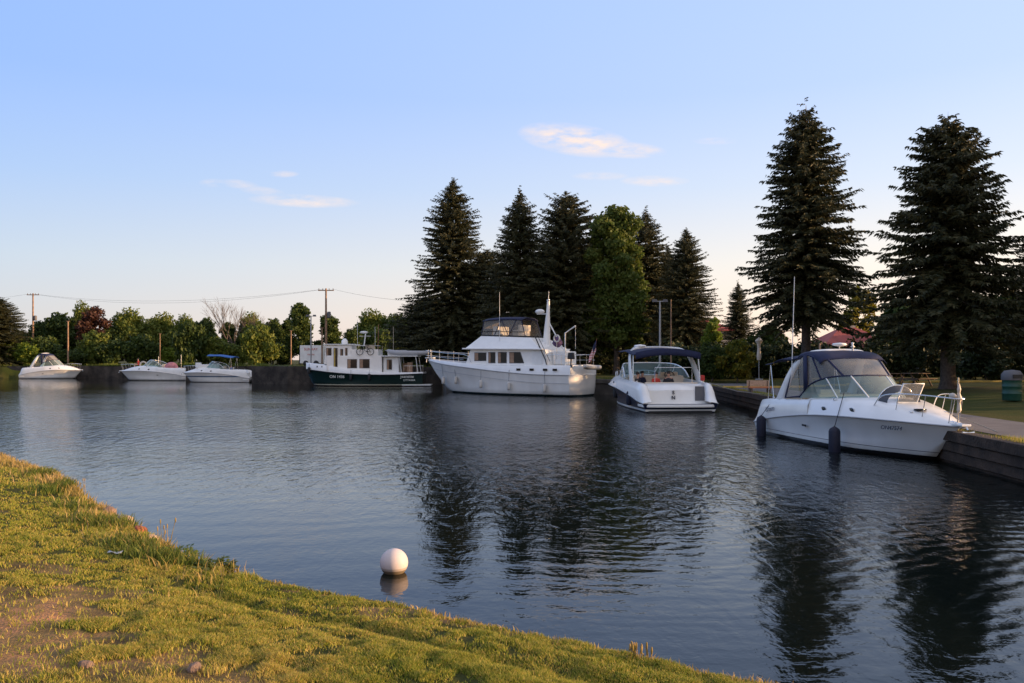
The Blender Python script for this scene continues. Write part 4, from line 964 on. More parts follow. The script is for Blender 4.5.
    for sg in (-1, 1):
        mb = MB(); mb.tube([(p[0], sg * (p[1] + .012), p[2] + .01) for p in sh], .022, 6); B(mb, 'rub_rail', 'grey')
        for x, z in ((5.53, 1.19), (6.92, 1.23)):
            y = 1.335 - .10 * max(0, x - 5.5); mb = MB(); mb.ell((x, sg * y, z), (.15, .035, .075), 14, 8); pf = B(mb, 'porthole', 'darkglass')
            mb = MB(); mb.tube([(x + .155 * math.cos(a), sg * (y + .012), z + .08 * math.sin(a)) for a in [2 * PI * i / 16 for i in range(17)]], .010, 5); B(mb, 'porthole_rim', 'steel', pf)
        mb = MB(); mb.box((4.3, sg * 1.385, .6), (.26, .03, .06)); B(mb, 'vent', 'black')
    if rails:
        for sg in (-1, 1):
            base = [(8.3, .68, 1.3), (9.1, .42, 1.18), (9.8, .14, 1.08)]
            topr = [(7.6, .9, 1.42), (7.9, .84, 1.7), (8.6, .66, 1.78), (9.4, .38, 1.76), (10.0, .16, 1.72), (10.12, 0, 1.71)]
            mb = MB(); mb.tube([(a, sg * b, c) for a, b, c in crom(topr, 22)], .016, 7)
            for (a, b, c) in base: mb.tube([(a, sg * b, c), (a + .15, sg * b, 1.74)], .012, 6)
            B(mb, 'bow_rail', 'steel')
    mb = MB(); mb.box((10.0, 0, 1.05), (.6, .26, .06)); mb.tube([(10.25, 0, 1.02), (10.0, 0, .97)], .03, 6); B(mb, 'bow_pulpit', 'white', bevel=.015)
    mb = MB(); mb.tube([(9.7, 0, 1.11), (10.25, 0, 1.06), (10.36, 0, .94)], .025, 6); mb.tube([(10.36, -.16, .88), (10.38, 0, .86), (10.36, .16, .88)], .03, 6); B(mb, 'anchor', 'steel')
    for x, y in ((8.7, .5), (1.6, 1.2), (5.9, 1.2)):
        for sg in (-1, 1):
            z = {8.7: 1.25, 1.6: 1.33, 5.9: 1.49}[x]; mb = MB(); mb.tube([(x - .1, sg * y, z + .05), (x + .1, sg * y, z + .05)], .014, 6); mb.box((x, sg * y, z + .02), (.06, .03, .06)); B(mb, 'cleat', 'steel')
    return root, B
# ---- nearest cruiser
h5 = math.atan2(-10, 1.1)
c5, B5 = cruiser('white express cruiser nearest the camera with navy canvas and bow to the right', (10.3, 31, 0), h5, (1, 1, 1), grey_band_hull, bimini=(1.0, 3.4, 2.92, 'navy'))
mb = MB(); mb.box((0, 0, 0), (.62, .6, .03)); o = mb.build('hatch_lid', 'vinyl', c5, loc=(8.05, -.1, 1.78)); o.rotation_euler = (0, R(-58), 0)
mb = MB(); mb.tube([(-.31, -.3, 0), (.31, -.3, 0), (.31, .3, 0), (-.31, .3, 0), (-.31, -.3, 0)], .025, 6); q = mb.build('hatch_frame', 'white2', o)
mb = MB()
mb.grid([[(7.35 + .1 * math.sin(a), -.55 * math.cos(a) - .1, 1.5 + .48 * math.sin(a)), (7.75, -.5 * math.cos(a) - .1, 1.48 + .34 * math.sin(a))] for a in [PI * i / 14 for i in range(15)]]); mb.build('spray_hood', glassmat('dark_mesh', (.12, .12, .14), .45, .5), c5)
mb = MB(); mb.tube([(7.35 + .1 * math.sin(a), -.55 * math.cos(a) - .1, 1.5 + .48 * math.sin(a)) for a in [PI * i / 14 for i in range(15)]], .02, 6); mb.build('hood_frame', 'steel', c5)
mb = MB(); mb.lathe([(.02, 3.02), (.02, 3.14), (.2, 3.17), (.24, 3.2), (.2, 3.25), (.001, 3.27)], (3.95, .0, 0), 18); mb.build('antenna_dome', 'white', c5)
mb = MB(); mb.lathe([(.03, 3.0), (.03, 3.1), (.08, 3.12), (.02, 3.17), (.05, 3.25), (.001, 3.27)], (4.6, .1, 0), 10); mb.build('horn', 'white2', c5)
mb = MB(); mb.tube([(3.1, -1.24, 2.2), (3.1, -1.22, 2.8), (3.12, -1.15, 5.5)], .022, 6, r2=.012); mb.build('whip_antenna', 'white2', c5)
mb = MB(); mb.box((6.0, .2, 2.2), (.02, .02, .02)); mb.tube([(3.7, -.55, 2.95), (3.7, -.55, 3.25)], .03, 8); mb.build('stern_light', 'tan', c5)
mb = MB(); mb.lathe([(.001, 0), (.16, .02), (.16, .05), (.001, .06)], (8.75, -.25, 1.33), 14); mb.build('deck_light', 'darkglass', c5)
text('lettering', 'ON47574', .155, 'ink', c5, (8.62, -1.0, .86), (R(72), 0, R(24)))
t_ = text('lettering', 'Breeze', .24, 'silver', c5, (1.75, -1.415, .98), (R(90), R(-9), R(1)))
fp = thing('bow_staff', 'short staff with furled pale pennant at the bow of the nearest cruiser', 'flagstaff', tuple(c5.matrix_basis @ Vector((0, 0, 0))), h5)
mb = MB(); mb.tube([(9.95, 0, 1.05), (9.98, 0, 2.25)], .02, 6); mb.build('staff', 'steel', fp)
mb = MB(); mb.lathe([(.02, 1.35), (.06, 1.42), (.035, 1.6), (.075, 1.72), (.03, 1.85), (.05, 1.95), (.015, 2.1)], (9.99, .01, 0), 7, sm=False); mb.ell((9.9, -.1, 1.78), (.14, .06, .08), 8, 5); mb.build('pennant', 'cream', fp)
def W5(x, y, z):
    c, s_ = math.cos(h5), math.sin(h5); return (10.3 + x * c - y * s_, 31 + x * s_ + y * c, z)
fender(W5(1.35, -1.56, .28), .85, .165, 'navyvinyl', W5(1.6, -1.2, 1.34), 'navy sleeved fender hanging near the stern of the nearest cruiser', group='navy fenders on the nearest cruiser')
fender(W5(6.55, -1.53, .30), .85, .165, 'navyvinyl', W5(6.3, -1.1, 1.72), 'navy sleeved fender hanging amidships on the nearest cruiser', group='navy fenders on the nearest cruiser')
line('mooring_line', [W5(8.8, .5, 1.3), W5(9.3, .9, 1.05), (12.0, 20.4, .92)], 'bow mooring line from the nearest cruiser to the quay')
line('mooring_line', [W5(1.6, 1.25, 1.36), W5(1.0, 1.6, 1.05), (12.3, 31.2, .92)], 'stern mooring line from the nearest cruiser to the quay')
# ---- open cruiser seen from the stern
L4 = (8.62, 42.1, 0)
c4, B4 = cruiser('navy hulled cruiser with white transom and blue bimini seen from its stern', L4, R(93.5), (1.4, 1.5, 1.14), navy_hull, enclosure=False, bimini=(1.9, 5.0, 3.0, 'navy'), canvas='navy')
mb = MB(); mb.grid([[(2.62 + .02 * math.sin(y * 5), y, 3.36 - .22 * (y / 1.75) ** 2 - .13 - h) for y in np.linspace(-1.78, 1.78, 13)] for h in (-.1, .13, .27)]); mb.build('bimini_valance', 'navy', c4, solid=.02)
text('lettering', 'S\nN', .27, 'ink', c4, (.955, .15, .86), (R(90), R(0), R(-90)), .03)
mb = MB(); mb.lathe([(.03, 3.3), (.03, 3.42), (.33, 3.45), (.36, 3.5), (.3, 3.56), (.001, 3.6)], (5.6, .9, 0), 18); mb.build('radar_dome', 'white', c4)
mb = MB(); mb.box((.98, -1.25, .95), (.06, .5, .75)); mb.build('transom_gate', 'greylid', c4, bevel=.02)
mb = MB(); mb.tube([(1.9, .9, 1.45), (1.9, .9, 2.3), (1.9, -1.1, 2.3), (1.9, -1.1, 1.45)], .018, 6); mb.build('grab_rail', 'steel', c4)
mb = MB(); mb.box((1.5, -1.55, 1.75), (.25, .2, .3)); mb.build('throw_cushion', 'redcloth', c4, bevel=.05)
fender((L4[0] - 2.2, L4[1] + 3.1, .62), .8, .17, 'navyvinyl', (L4[0] - 1.8, L4[1] + 3.2, 1.5), 'dark fender on the navy hull near the stern of the open cruiser', group='dark fenders on the navy hull')
fender((L4[0] - 2.25, L4[1] + 8.4, .8), .85, .19, 'black', (L4[0] - 1.7, L4[1] + 8.4, 1.55), 'black fender near the bow of the open cruiser beside the trawler', group='dark fenders on the navy hull')
line('mooring_line', [(L4[0] + 1.8, L4[1] + 1.6, 1.5), (11.5, 42.2, 1.1), (12.75, 41.2, .98)], 'stern mooring line from the open cruiser to the quay')

# ---- people (one continuous skinned body each)
def person(label, loc, rz, shirt, hair='hair', lean=.0, hip=.48, armz=.0):
    root = thing('person', label, 'person', loc, rz)
    J = []; E_ = []; Rr = []
    def j(p, r, par=None):
        J.append(p); Rr.append(r)
        if par is not None: E_.append((par, len(J) - 1))
        return len(J) - 1
    pel = j((0, 0, hip), .13); wst = j((lean * .2, 0, hip + .2), .125, pel); chs = j((lean * .5, 0, hip + .4), .15, wst); nk = j((lean * .7, 0, hip + .56), .06, chs)
    hd0 = j((lean * .8 + .01, 0, hip + .63), .065, nk); hd = j((lean * .8 + .02, 0, hip + .72), .095, hd0); j((lean * .8 + .01, 0, hip + .82), .075, hd)
    for s_ in (-1, 1):
        sh_ = j((lean * .6, s_ * .19, hip + .49), .062, chs); el = j((lean * .6 + .06, s_ * .25, hip + .22), .042, sh_); wr = j((lean * .6 + .28, s_ * .17, hip + .17), .028, el)
        pm_ = j((lean * .6 + .34, s_ * .16, hip + .165), .03, wr)
        for f in range(4): k_ = j((lean * .6 + .40, s_ * (.13 + .02 * f), hip + .16), .009, pm_); j((lean * .6 + .445 - .005 * abs(f - 1.5), s_ * (.13 + .02 * f), hip + .13), .0075, k_)
        k_ = j((lean * .6 + .35, s_ * .12, hip + .17), .010, wr); j((lean * .6 + .385, s_ * .11, hip + .15), .009, k_)
        kn = j((.42, s_ * .12, hip + .03), .07, j((.08, s_ * .1, hip), .09, pel)); an = j((.45, s_ * .12, .09), .045, kn); j((.6, s_ * .13, .05), .04, an)
    me = bpy.data.meshes.new('body'); me.from_pydata(J, E_, []); o_ = bpy.data.objects.new('body', me); col.objects.link(o_); o_.parent = root
    o_.modifiers.new('skin', 'SKIN').use_smooth_shade = True
    for i, r_ in enumerate(Rr): me.skin_vertices[0].data[i].radius = (r_, r_)
    me.skin_vertices[0].data[0].use_root = True
    o_.modifiers.new('sub', 'SUBSURF').levels = 1
    me.materials.append(M['skin'])
    hx, hz = lean * .8 + .01, hip + .76
    mb = MB(); mb.ell((hx - .025, 0, hz + .01), (.115, .1, .115), 12, 8, zmin=-.35); mb.build('hair', hair, root)
    mb = MB(); mb.ell((hx + .10, 0, hz - .045), (.022, .014, .025), 8, 5); mb.build('nose', 'skin', root)
    mb = MB()
    mb.lathe([(.12, -.06), (.17, .0), (.155, .18), (.175, .36), (.19, .44), (.15, .50), (.075, .54)], (0, 0, 0), 14); mb.v = [(x * .8 + lean * (z + .06), y * 1.12, z + hip) for x, y, z in mb.v]
    for s_ in (-1, 1): mb.tube([(lean * .6, s_ * .16, hip + .47), (lean * .6 + .03, s_ * .235, hip + .33), (lean * .6 + .05, s_ * .25, hip + .25)], [.085, .07, .062], 8)
    mb.build('shirt', shirt, root)
    return root
person('person in a red shirt sitting in the cockpit of the open cruiser', (L4[0] - .95, L4[1] + 2.2, .72), R(-60), 'redcloth', lean=.1)
person('person in dark clothes with dark hair right of the red shirt in the cockpit', (L4[0] - .15, L4[1] + 2.6, .72), R(-100), 'darkcloth')
person('leftmost dark clothed person in the cockpit of the open cruiser', (L4[0] - 1.75, L4[1] + 3.0, .70), R(-20), 'darkcloth')
person('dark clothed person between the leftmost one and the red shirt', (L4[0] - 1.42, L4[1] + 3.9, .74), R(-50), 'navy', lean=.08)

# ---- white trawler yacht
ht = math.atan2(.593, -.807); OT = (5.25, 61.7)
tw = thing('trawler_yacht', 'large white trawler yacht with flybridge, navy top and stout white mast', 'boat', (OT[0], OT[1], 0), ht, 'moored boats')
trawler_hull = hullmat('trawler_hull_paint', (.82, .81, .78), [(0, (.015, .03, .035)), (.14, (.82, .81, .78))])
def xs(L): return [((9 + (p[0] - 9) * 1.4) if p[0] > 9 else p[0],) + tuple(p[1:]) for p in L]
TS = [(0, 1.9, 1.58), (3, 2.12, 1.62), (6, 2.18, 1.8), (9, 2.02, 2.05), (11.5, 1.3, 2.33), (13.1, .36, 2.58), (13.55, .04, 2.66)]
TC = [(.05, 1.72, .1), (6, 1.9, .02), (9, 1.5, .1), (11, .72, .3), (12.6, .18, 1.3), (13.45, .02, 2.45)]
TK = [(.1, 0, -.6), (6, 0, -.8), (10, 0, -.55), (11.7, 0, .05), (12.7, 0, 1.2), (13.5, 0, 2.55)]
TS, TC, TK = xs(TS), xs(TC), xs(TK)
hb = hullloft(TK, TC, TS, 34)
hb.build('hull', trawler_hull, tw)
# rounded stern
mb = MB(); rows = []
for i in range(9):
    a = -PI / 2 + PI * i / 8; rows.append([(.02 - .42 * math.cos(a) * k2, 1.88 * math.sin(a) * k1, z) for z, k1, k2 in ((-.25, .7, .3), (.1, .9, .7), (.6, .96, .95), (1.2, .99, 1), (1.6, 1, .95))])
mb.grid(rows, flip=True); mb.add([r[-1] for r in rows], [tuple(range(9))]); mb.build('stern', trawler_hull, tw)
for z_, m_, r_ in ((.0, 'grey', .035), (-.62, 'silver', .012)):
    for sg in (-1, 1):
        mb = MB(); mb.tube([(p[0], sg * (p[1] + .015 - (.05 if z_ else 0)), p[2] + z_ * (1 - .1 * p[0] / 13)) for p in crom(TS, 30)][: 30 if z_ == 0 else 24], r_, 6); mb.build('rub_rail', m_, tw)
# upper topsides + deck
sec = [(-.1, [(1.86, 1.58), (1.82, 2.2), (1.74, 2.28), (0, 2.34)]), (2, [(2.04, 1.6), (2.0, 2.22), (1.9, 2.3), (0, 2.36)]), (5, [(2.15, 1.72), (2.1, 2.22), (2.0, 2.28), (0, 2.33)]), (8, [(2.1, 1.95), (2.06, 2.3), (1.95, 2.34), (0, 2.38)]),
       (10.5, [(1.65, 2.22), (1.62, 2.5), (1.5, 2.53), (0, 2.58)]), (12.5, [(.72, 2.5), (.7, 2.68), (.6, 2.7), (0, 2.74)]), (13.5, [(.06, 2.64), (.055, 2.8), (.04, 2.82), (0, 2.83)])]
sections(xs(sec), 30).build('deck', 'white', tw)
def portl(x, y, z, w_, h_, par, nm='portlight', m_='darkglass'):
    mb = MB(); mb.box((x, y, z), (w_, .04, h_)); return mb.build(nm, m_, par, bevel=.01)
for x in (4.35, 3.15, 1.95, 1.1): portl(x, 2.045 + .02 * x, 1.98, .38, .17, tw)
portl(10.4, 1.63, 2.40, .3, .16, tw)
# deckhouse
mb = MB(); hs = [(2.0, 2.25), (9.9, 2.3), (9.35, 3.6), (2.2, 3.5)]
mb.prism([(x, -1.72, z) for x, z in hs], (0, 3.44, 0)); hz_ = mb.build('deckhouse', 'white', tw, bevel=.04)
def win(x0, x1, z0, z1, y, par, slant=0, m_='tan'):
    mb = MB(); mb.prism([(x0, y - .01, z0), (x1, y - .01, z0), (x1, y - .01, z1), (x0 + slant, y - .01, z1)], (0, .03, 0)); f = mb.build('window', 'greylid', par)
    mb = MB(); d = .045; mb.prism([(x0 + d, y + .012, z0 + d), (x1 - d, y + .012, z0 + d), (x1 - d, y + .012, z1 - d), (x0 + slant + d, y + .012, z1 - d)], (0, .025, 0)); mb.build('pane', 'darkglass', f)
    w3 = (x1 - x0) * .3
    mb = MB(); mb.grid([[(x1 - d - w3 + w3 * k / 5, y + .045 + .006 * (k % 2), z) for k in range(6)] for z in (z0 + d, z1 - d)]); mb.build('curtain', m_, f)
win(7.75, 8.95, 2.62, 3.3, 1.72, tw); win(6.85, 7.55, 2.45, 3.32, 1.72, tw); win(5.75, 6.6, 2.45, 3.32, 1.72, tw); win(4.1, 5.5, 2.45, 3.32, 1.72, tw, .35)
mb = MB(); mb.box((2.9, 1.74, 2.9), (.95, .02, 1.05)); mb.build('side_door', 'white2', tw, bevel=.01)
for y in (-1.1, 0, 1.1):
    mb = MB(); mb.box((9.66, y, 2.98), (.03, .85, .6), ry=R(-23)); mb.build('windscreen', 'darkglass', tw, bevel=.02)
# roof fairing / flybridge coaming
mb = MB(); mb.prism([(10.0, -2.05, 3.55), (2.35, -2.05, 3.46), (2.35, -2.05, 3.56), (9.95, -2.05, 3.66)], (0, 4.1, 0)); mb.build('roof', 'white', tw, bevel=.03)
mb = MB(); b0 = [(9.75, 1.95, 3.62), (2.5, 1.95, 3.54)]; t0 = [(8.7, 1.2, 4.62), (3.9, 1.2, 4.42)]
vs = []
for sg in (-1, 1):
    vs += [(b0[0][0], sg * b0[0][1], b0[0][2]), (b0[1][0], sg * b0[1][1], b0[1][2]), (t0[1][0], sg * t0[1][1], t0[1][2]), (t0[0][0], sg * t0[0][1], t0[0][2])]
mb.add(vs, [(0, 1, 2, 3), (7, 6, 5, 4), (0, 3, 7, 4), (1, 5, 6, 2), (3, 2, 6, 7)]); mb.build('flybridge', 'white', tw, bevel=.05)
mb = MB(); mb.tube([(8.7, 1.16, 4.68), (3.9, 1.16, 4.5)], .04, 6); mb.tube([(8.7, -1.16, 4.68), (3.9, -1.16, 4.5)], .04, 6); mb.tube([(8.7, 1.16, 5.0), (4.5, 1.16, 4.85)], .03, 6); mb.build('flybridge_rail', 'black', tw)
mb = MB()
for sg in (-1, 1): mb.grid([[(8.7, sg * 1.15, 4.68), (4.4, sg * 1.15, 4.5)], [(8.5, sg * 1.02, 5.9), (4.9, sg * 1.02, 5.86)]])
mb.grid([[(8.7, -1.15, 4.68), (8.7, 1.15, 4.68)], [(8.5, -1.02, 5.9), (8.5, 1.02, 5.9)]]); mb.build('clear_panel', 'vinyl', tw)
mb = MB(); rows = []
for i in range(8):
    t = i / 7; x = 8.65 - 3.9 * t; rows.append([(x, y, 6.08 - .1 * abs(2 * t - 1) ** 3 - .22 * abs(y / 1.1) ** 4) for y in (-1.1, -.98, -.55, 0, .55, .98, 1.1)])
mb.grid(rows); mb.build('canvas_top', 'navy', tw, solid=.04)
for sg in (-1, 1):
    for (xa, za, xb, zb) in ((8.7, 4.68, 8.5, 5.9), (4.4, 4.5, 4.9, 5.88), (7.4, 4.62, 6.8, 5.9), (6.0, 4.55, 6.8, 5.9), (6.0, 4.55, 5.3, 5.9)):
        mb = MB(); mb.tube([(xa, sg * 1.15, za), (xb, sg * 1.02, zb)], .032, 6); mb.build('canvas_pole', 'navy', tw)
mb = MB(); mb.box((7.6, 0, 5.0), (.5, 1.5, .75)); mb.build('flybridge_console', 'white2', tw, bevel=.06)
mb = MB(); mb.box((5.6, 0, 4.8), (.6, 1.6, .5)); mb.box((5.3, 0, 5.2), (.15, 1.6, .5)); mb.build('flybridge_seat', 'cream', tw, bevel=.05)
mb = MB(); mb.tube([(3.1, 1.75, 4.5), (2.0, 1.95, 2.7), (1.9, 1.95, 2.35)], .045, 6); mb.tube([(2.75, 1.75, 4.35), (1.6, 1.95, 2.6)], .02, 6); mb.build('stair_rail', 'black', tw)
# mast
mb = MB(); rows = []
for z, a, b, xo in ((2.3, .34, .26, 0), (3.6, .33, .25, .03), (5.2, .24, .2, -.05), (6.3, .15, .13, -.12), (7.2, .11, .1, -.16), (7.25, .11, .1, -.16)):
    rows.append([(3.2 + xo + a * math.cos(t), b * math.sin(t), z) for t in [2 * PI * i / 12 for i in range(13)]])
mb.grid(rows); mb.add(rows[-1][:-1], [tuple(range(12))]); ms = mb.build('mast', 'white', tw)
mb = MB(); mb.tube([(3.04, 0, 7.2), (3.0, 0, 8.0)], .03, 6, r2=.015); mb.lathe([(.001, 7.25), (.14, 7.25), (.14, 7.33), (.001, 7.35)], (3.04, 0, 0), 10); mb.build('masthead', 'steel', ms)
mb = MB(); mb.box((3.6, .05, 6.25), (.9, .1, .06)); mb.ell((3.8, .05, 6.44), (.4, .3, .2), 14, 8); mb.build('radar', 'white2', ms)
mb = MB(); mb.tube([(3.0, 0, 5.6), (1.1, 0, 2.6)], .05, 6); mb.build('boom', 'white2', ms)
mb = MB(); mb.tube([(6.6, 1.52, 3.7), (6.6, 1.52, 8.0)], .022, 6, r2=.01); mb.build('whip_antenna', 'white2', tw)
mb = MB(); mb.tube([(.75, 1.2, 2.3), (.75, 1.2, 4.7), (-.15, 1.2, 5.2)], .055, 8); mb.tube([(-.15, 1.2, 5.2), (-.15, 1.2, 3.5)], .012, 5); mb.build('davit', 'white2', tw)
for sg in (-1, 1):
    mb = MB(); pts = [(2.0, sg * 1.85, 3.05), (.8, sg * 1.8, 3.1), (-.1, sg * 1.65, 3.1)]; mb.tube(pts + ([(-.35, 0, 3.1)] if sg > 0 else []), .02, 6)
    for x in (1.9, 1.3, .7, .1): mb.tube([(x, sg * 1.8, 2.3), (x, sg * 1.8, 3.08)], .015, 6)
    mb.tube([(2.0, sg * 1.82, 2.7), (-.1, sg * 1.66, 2.7)], .012, 6); mb.build('stern_rail', 'steel', tw)
    mb = MB(); tr_ = crom(xs([(9.2, 1.75, 2.5), (9.6, 1.72, 3.1), (11.2, 1.35, 3.25), (12.8, .62, 3.4), (13.7, .1, 3.5), (13.75, 0, 3.5)]), 18)
    mb.tube([(x, sg * y, z) for x, y, z in tr_], .022, 6); mb.tube([(x, sg * y, z - .4) for x, y, z in tr_[4:]], .014, 6)
    for x, y, z in xs(((10.2, 1.6, 2.5), (11.2, 1.3, 2.6), (12.1, .9, 2.66), (13.0, .5, 2.75), (13.5, .14, 2.8))): mb.tube([(x, sg * y, z), (x, sg * y, z + .8)], .015, 6)
    mb.build('bow_rail', 'steel', tw)
mb = MB(); mb.box((15.2, 0, 2.88), (.9, .35, .08)); mb.tube([(15.6, 0, 2.85), (15.65, 0, 2.5)], .04, 6); mb.build('bow_pulpit', 'white', tw, bevel=.02)
mb = MB(); mb.box((1.4, .3, 2.85), (1.3, 1.4, 1.0)); mb.build('aft_cabin', 'white2', tw, bevel=.08)
mb = MB(); mb.tube([(1.35 + .25 * math.cos(a), 1.42, 4.3 + .25 * math.sin(a)) for a in [2 * PI * i / 14 for i in range(15)]], .06, 6); mb.tube([(1.35, 1.42, 2.8), (1.35, 1.42, 4.05)], .02, 6); mb.build('life_ring', 'whitevinyl', tw)
def WT(x, y, z):
    c, s_ = math.cos(ht), math.sin(ht); return (OT[0] + x * c - y * s_, OT[1] + x * s_ + y * c, z)
# things aboard
om = thing('outboard_motor', 'black outboard motor clamped on the stern rail of the trawler', 'outboard motor', WT(-.1, 1.72, 2.75), ht)
mb2 = MB(); mb2.box((0, 0, .25), (.5, .36, .5), top=.78); mb2.build('cowling', 'black', om, bevel=.06)
mb2 = MB(); mb2.tube([(0, 0, .05), (.02, 0, -.6)], .06, 8); mb2.box((0, 0, -.5), (.22, .05, .22)); mb2.build('leg', 'greylid', om)
dg = thing('dinghy', 'small white dinghy slung across the stern of the trawler', 'dinghy', WT(-.85, .1, 2.15), ht)
dg.scale = (.62, .62, .8)
mb2 = MB()
for sg in (-1, 1): mb2.tube([(sg * .45, -1.3, 0), (sg * .48, 0, 0), (sg * .42, .9, .06), (sg * .12, 1.45, .16)], [.2, .22, .21, .14], 12)
mb2.build('tube', 'whitevinyl', dg)
mb2 = MB(); mb2.box((0, -.1, -.05), (.8, 2.3, .08)); mb2.box((0, -1.1, .05), (.75, .06, .3)); mb2.build('floor', 'greylid', dg)
fl = thing('ensign', 'striped ensign drooping from a staff at the stern of the trawler', 'flag', WT(-.35, -.6, 2.3), ht)
mb2 = MB(); mb2.tube([(0, 0, 0), (-.55, 0, 2.0)], .02, 6); mb2.build('staff', 'teak', fl)
fm = bpy.data.materials.new('striped_cloth'); fm.use_nodes = True; ft = fm.node_tree; fpn = ft.nodes['Principled BSDF']; fpn.inputs['Roughness'].default_value = .9
fw = ft.nodes.new('ShaderNodeTexWave'); fw.bands_direction = 'Z'; fw.inputs['Scale'].default_value = 2.6; ftc = ft.nodes.new('ShaderNodeTexCoord'); ft.links.new(ftc.outputs['Object'], fw.inputs['Vector'])
frp = ft.nodes.new('ShaderNodeValToRGB'); frp.color_ramp.interpolation = 'CONSTANT'; frp.color_ramp.elements[0].color = (.45, .03, .04, 1); frp.color_ramp.elements[1].position = .5; frp.color_ramp.elements[1].color = (.7, .68, .68, 1)
ft.links.new(fw.outputs[0], frp.inputs[0]); ft.links.new(frp.outputs[0], fpn.inputs['Base Color'])
mb2 = MB(); mb2.grid([[(-.5 + .16 * i - .02, .08 * math.sin(i * 1.5 + k * .5), 1.9 - .28 * k - .30 * i * (1 - .08 * k)) for i in range(5)] for k in range(4)]); cl = mb2.build('cloth', fm, fl)
mb2 = MB(); mb2.grid([[(-.5 + .16 * i - .02, .08 * math.sin(i * 1.5 + k * .5) + .012, 1.9 - .28 * k - .30 * i * (1 - .08 * k)) for i in range(3)] for k in range(3)]); mb2.build('canton', 'navy', cl, solid=.006)
mb2 = MB(); mb2.ell((0, 0, .3), (.35, .3, .42), 10, 7); mb2.v = [(x * (1 + .2 * math.sin(z * 9)), y, z) for x, y, z in mb2.v]
tag(mb2.build('cover_bundle', 'purple', None, loc=WT(1.55, 1.0, 3.75)), 'purple cloth bundle on the aft cabin of the trawler right of the mast', 'bundle')
for x, z in ((12.9, 1.25), (11.2, 1.3), (8.0, 1.05), (5.2, .95), (2.0, .85)):
    yy = float(np.interp(x, [p[0] for p in TS], [p[1] for p in TS]))
    fender(WT(x, yy + .06 - (.25 if x > 10 else 0), z - .25), .62, .14, 'whitevinyl', WT(x, yy, z + 1.0), {12.9: 'white fender nearest the bow of the trawler', 11.2: 'white fender second from the bow of the trawler', 8.0: 'white fender under the deckhouse windows of the trawler', 5.2: 'white fender amidships on the trawler', 2.0: 'white fender nearest the stern of the trawler'}[x], group='white fenders on the trawler')

# ---- green tug yacht
OG = (-9.2, 86.5); tg = thing('tug_yacht', 'dark green hulled tug yacht with white wheelhouse between trawler and small boats', 'boat', (OG[0], OG[1], 0), PI, 'moored boats')
green_hull = hullmat('green_hull_paint', (.005, .022, .017), [(0, (.02, .012, .01)), (.08, (.55, .53, .42)), (.2, (.005, .022, .017))], .2)
GS = [(0, 1.7, 1.3), (3, 1.9, 1.18), (6, 1.95, 1.2), (9, 1.68, 1.38), (11.3, .85, 1.62), (12.1, .3, 1.72), (12.3, .04, 1.75)]
GC = [(.0, 1.5, .0), (6, 1.7, -.05), (9, 1.3, .0), (11, .5, .3), (12.0, .12, 1.2), (12.25, .02, 1.6)]
GK = [(.0, 0, -.5), (6, 0, -.7), (10, 0, -.5), (11.5, 0, .1), (12.0, 0, .9), (12.27, 0, 1.65)]
hullloft(GK, GC, GS, 30).build('hull', green_hull, tg)
sec = [(-.05, [(1.72, 1.3), (1.7, 1.42), (1.62, 1.44), (0, 1.46)]), (4, [(1.95, 1.17), (1.93, 1.42), (1.85, 1.45), (0, 1.47)]), (7.5, [(1.88, 1.27), (1.86, 1.75), (1.78, 1.78), (0, 1.8)]), (10, [(1.4, 1.48), (1.42, 2.15), (1.34, 2.17), (0, 2.2)]), (11.6, [(.68, 1.66), (.72, 2.32), (.64, 2.34), (0, 2.36)]), (12.35, [(.05, 1.75), (.06, 2.42), (.04, 2.44), (0, 2.44)])]
sections(sec, 26).build('deck', 'white', tg)
for sg in (-1, 1):
    mb = MB(); mb.tube([(p[0], sg * (p[1] + .03), p[2]) for p in crom(GS, 26)], .045, 6); mb.build('rub_rail', 'black', tg)
mb = MB(); mb.prism([(x, -1.5, z) for x, z in ((4.2, 1.4), (9.9, 1.6), (9.9, 3.15), (4.2, 3.15))], (0, 3.0, 0)); mb.build('saloon', 'white', tg, bevel=.04)
mb = MB(); mb.prism([(x, -1.38, z) for x, z in ((7.3, 3.1), (10.2, 2.2), (10.0, 4.25), (7.3, 4.25))], (0, 2.76, 0)); mb.build('wheelhouse', 'white', tg, bevel=.04)
mb = MB(); mb.box((8.6, 0, 4.3), (3.3, 3.1, .1)); mb.build('wheelhouse_roof', 'white2', tg, bevel=.03)
mb = MB(); mb.box((5.95, 1.47, 3.45), (2.7, .05, .7)); mb.box((5.95, -1.47, 3.45), (2.7, .05, .7)); mb.box((4.6, 0, 3.45), (.05, 2.9, .7)); mb.build('upper_bulwark', 'white', tg)
mb = MB(); mb.tube([(7.2, 1.47, 4.2), (4.6, 1.47, 4.2), (4.6, -1.47, 4.2), (7.2, -1.47, 4.2)], .02, 6)
for x in (6.6, 5.6, 4.6): mb.tube([(x, 1.47, 3.75), (x, 1.47, 4.2)], .015, 5); mb.tube([(x, -1.47, 3.75), (x, -1.47, 4.2)], .015, 5)
mb.build('upper_rail', 'steel', tg)
mb = MB(); mb.box((2.4, 0, 3.1), (3.8, 3.2, .1)); mb.build('aft_roof', 'white2', tg, bevel=.03)
for x, y in ((.6, 1.45), (.6, -1.45), (2.3, 1.45), (2.3, -1.45)):
    mb = MB(); mb.tube([(x - .12, y, 1.4), (x + .12, y, 3.05)], .04, 6); mb.build('roof_post', 'white2', tg)
mb = MB(); mb.box((3.3, 0, 2.2), (1.6, 2.3, 1.6)); mb.build('aft_cabin', 'white2', tg, bevel=.04)
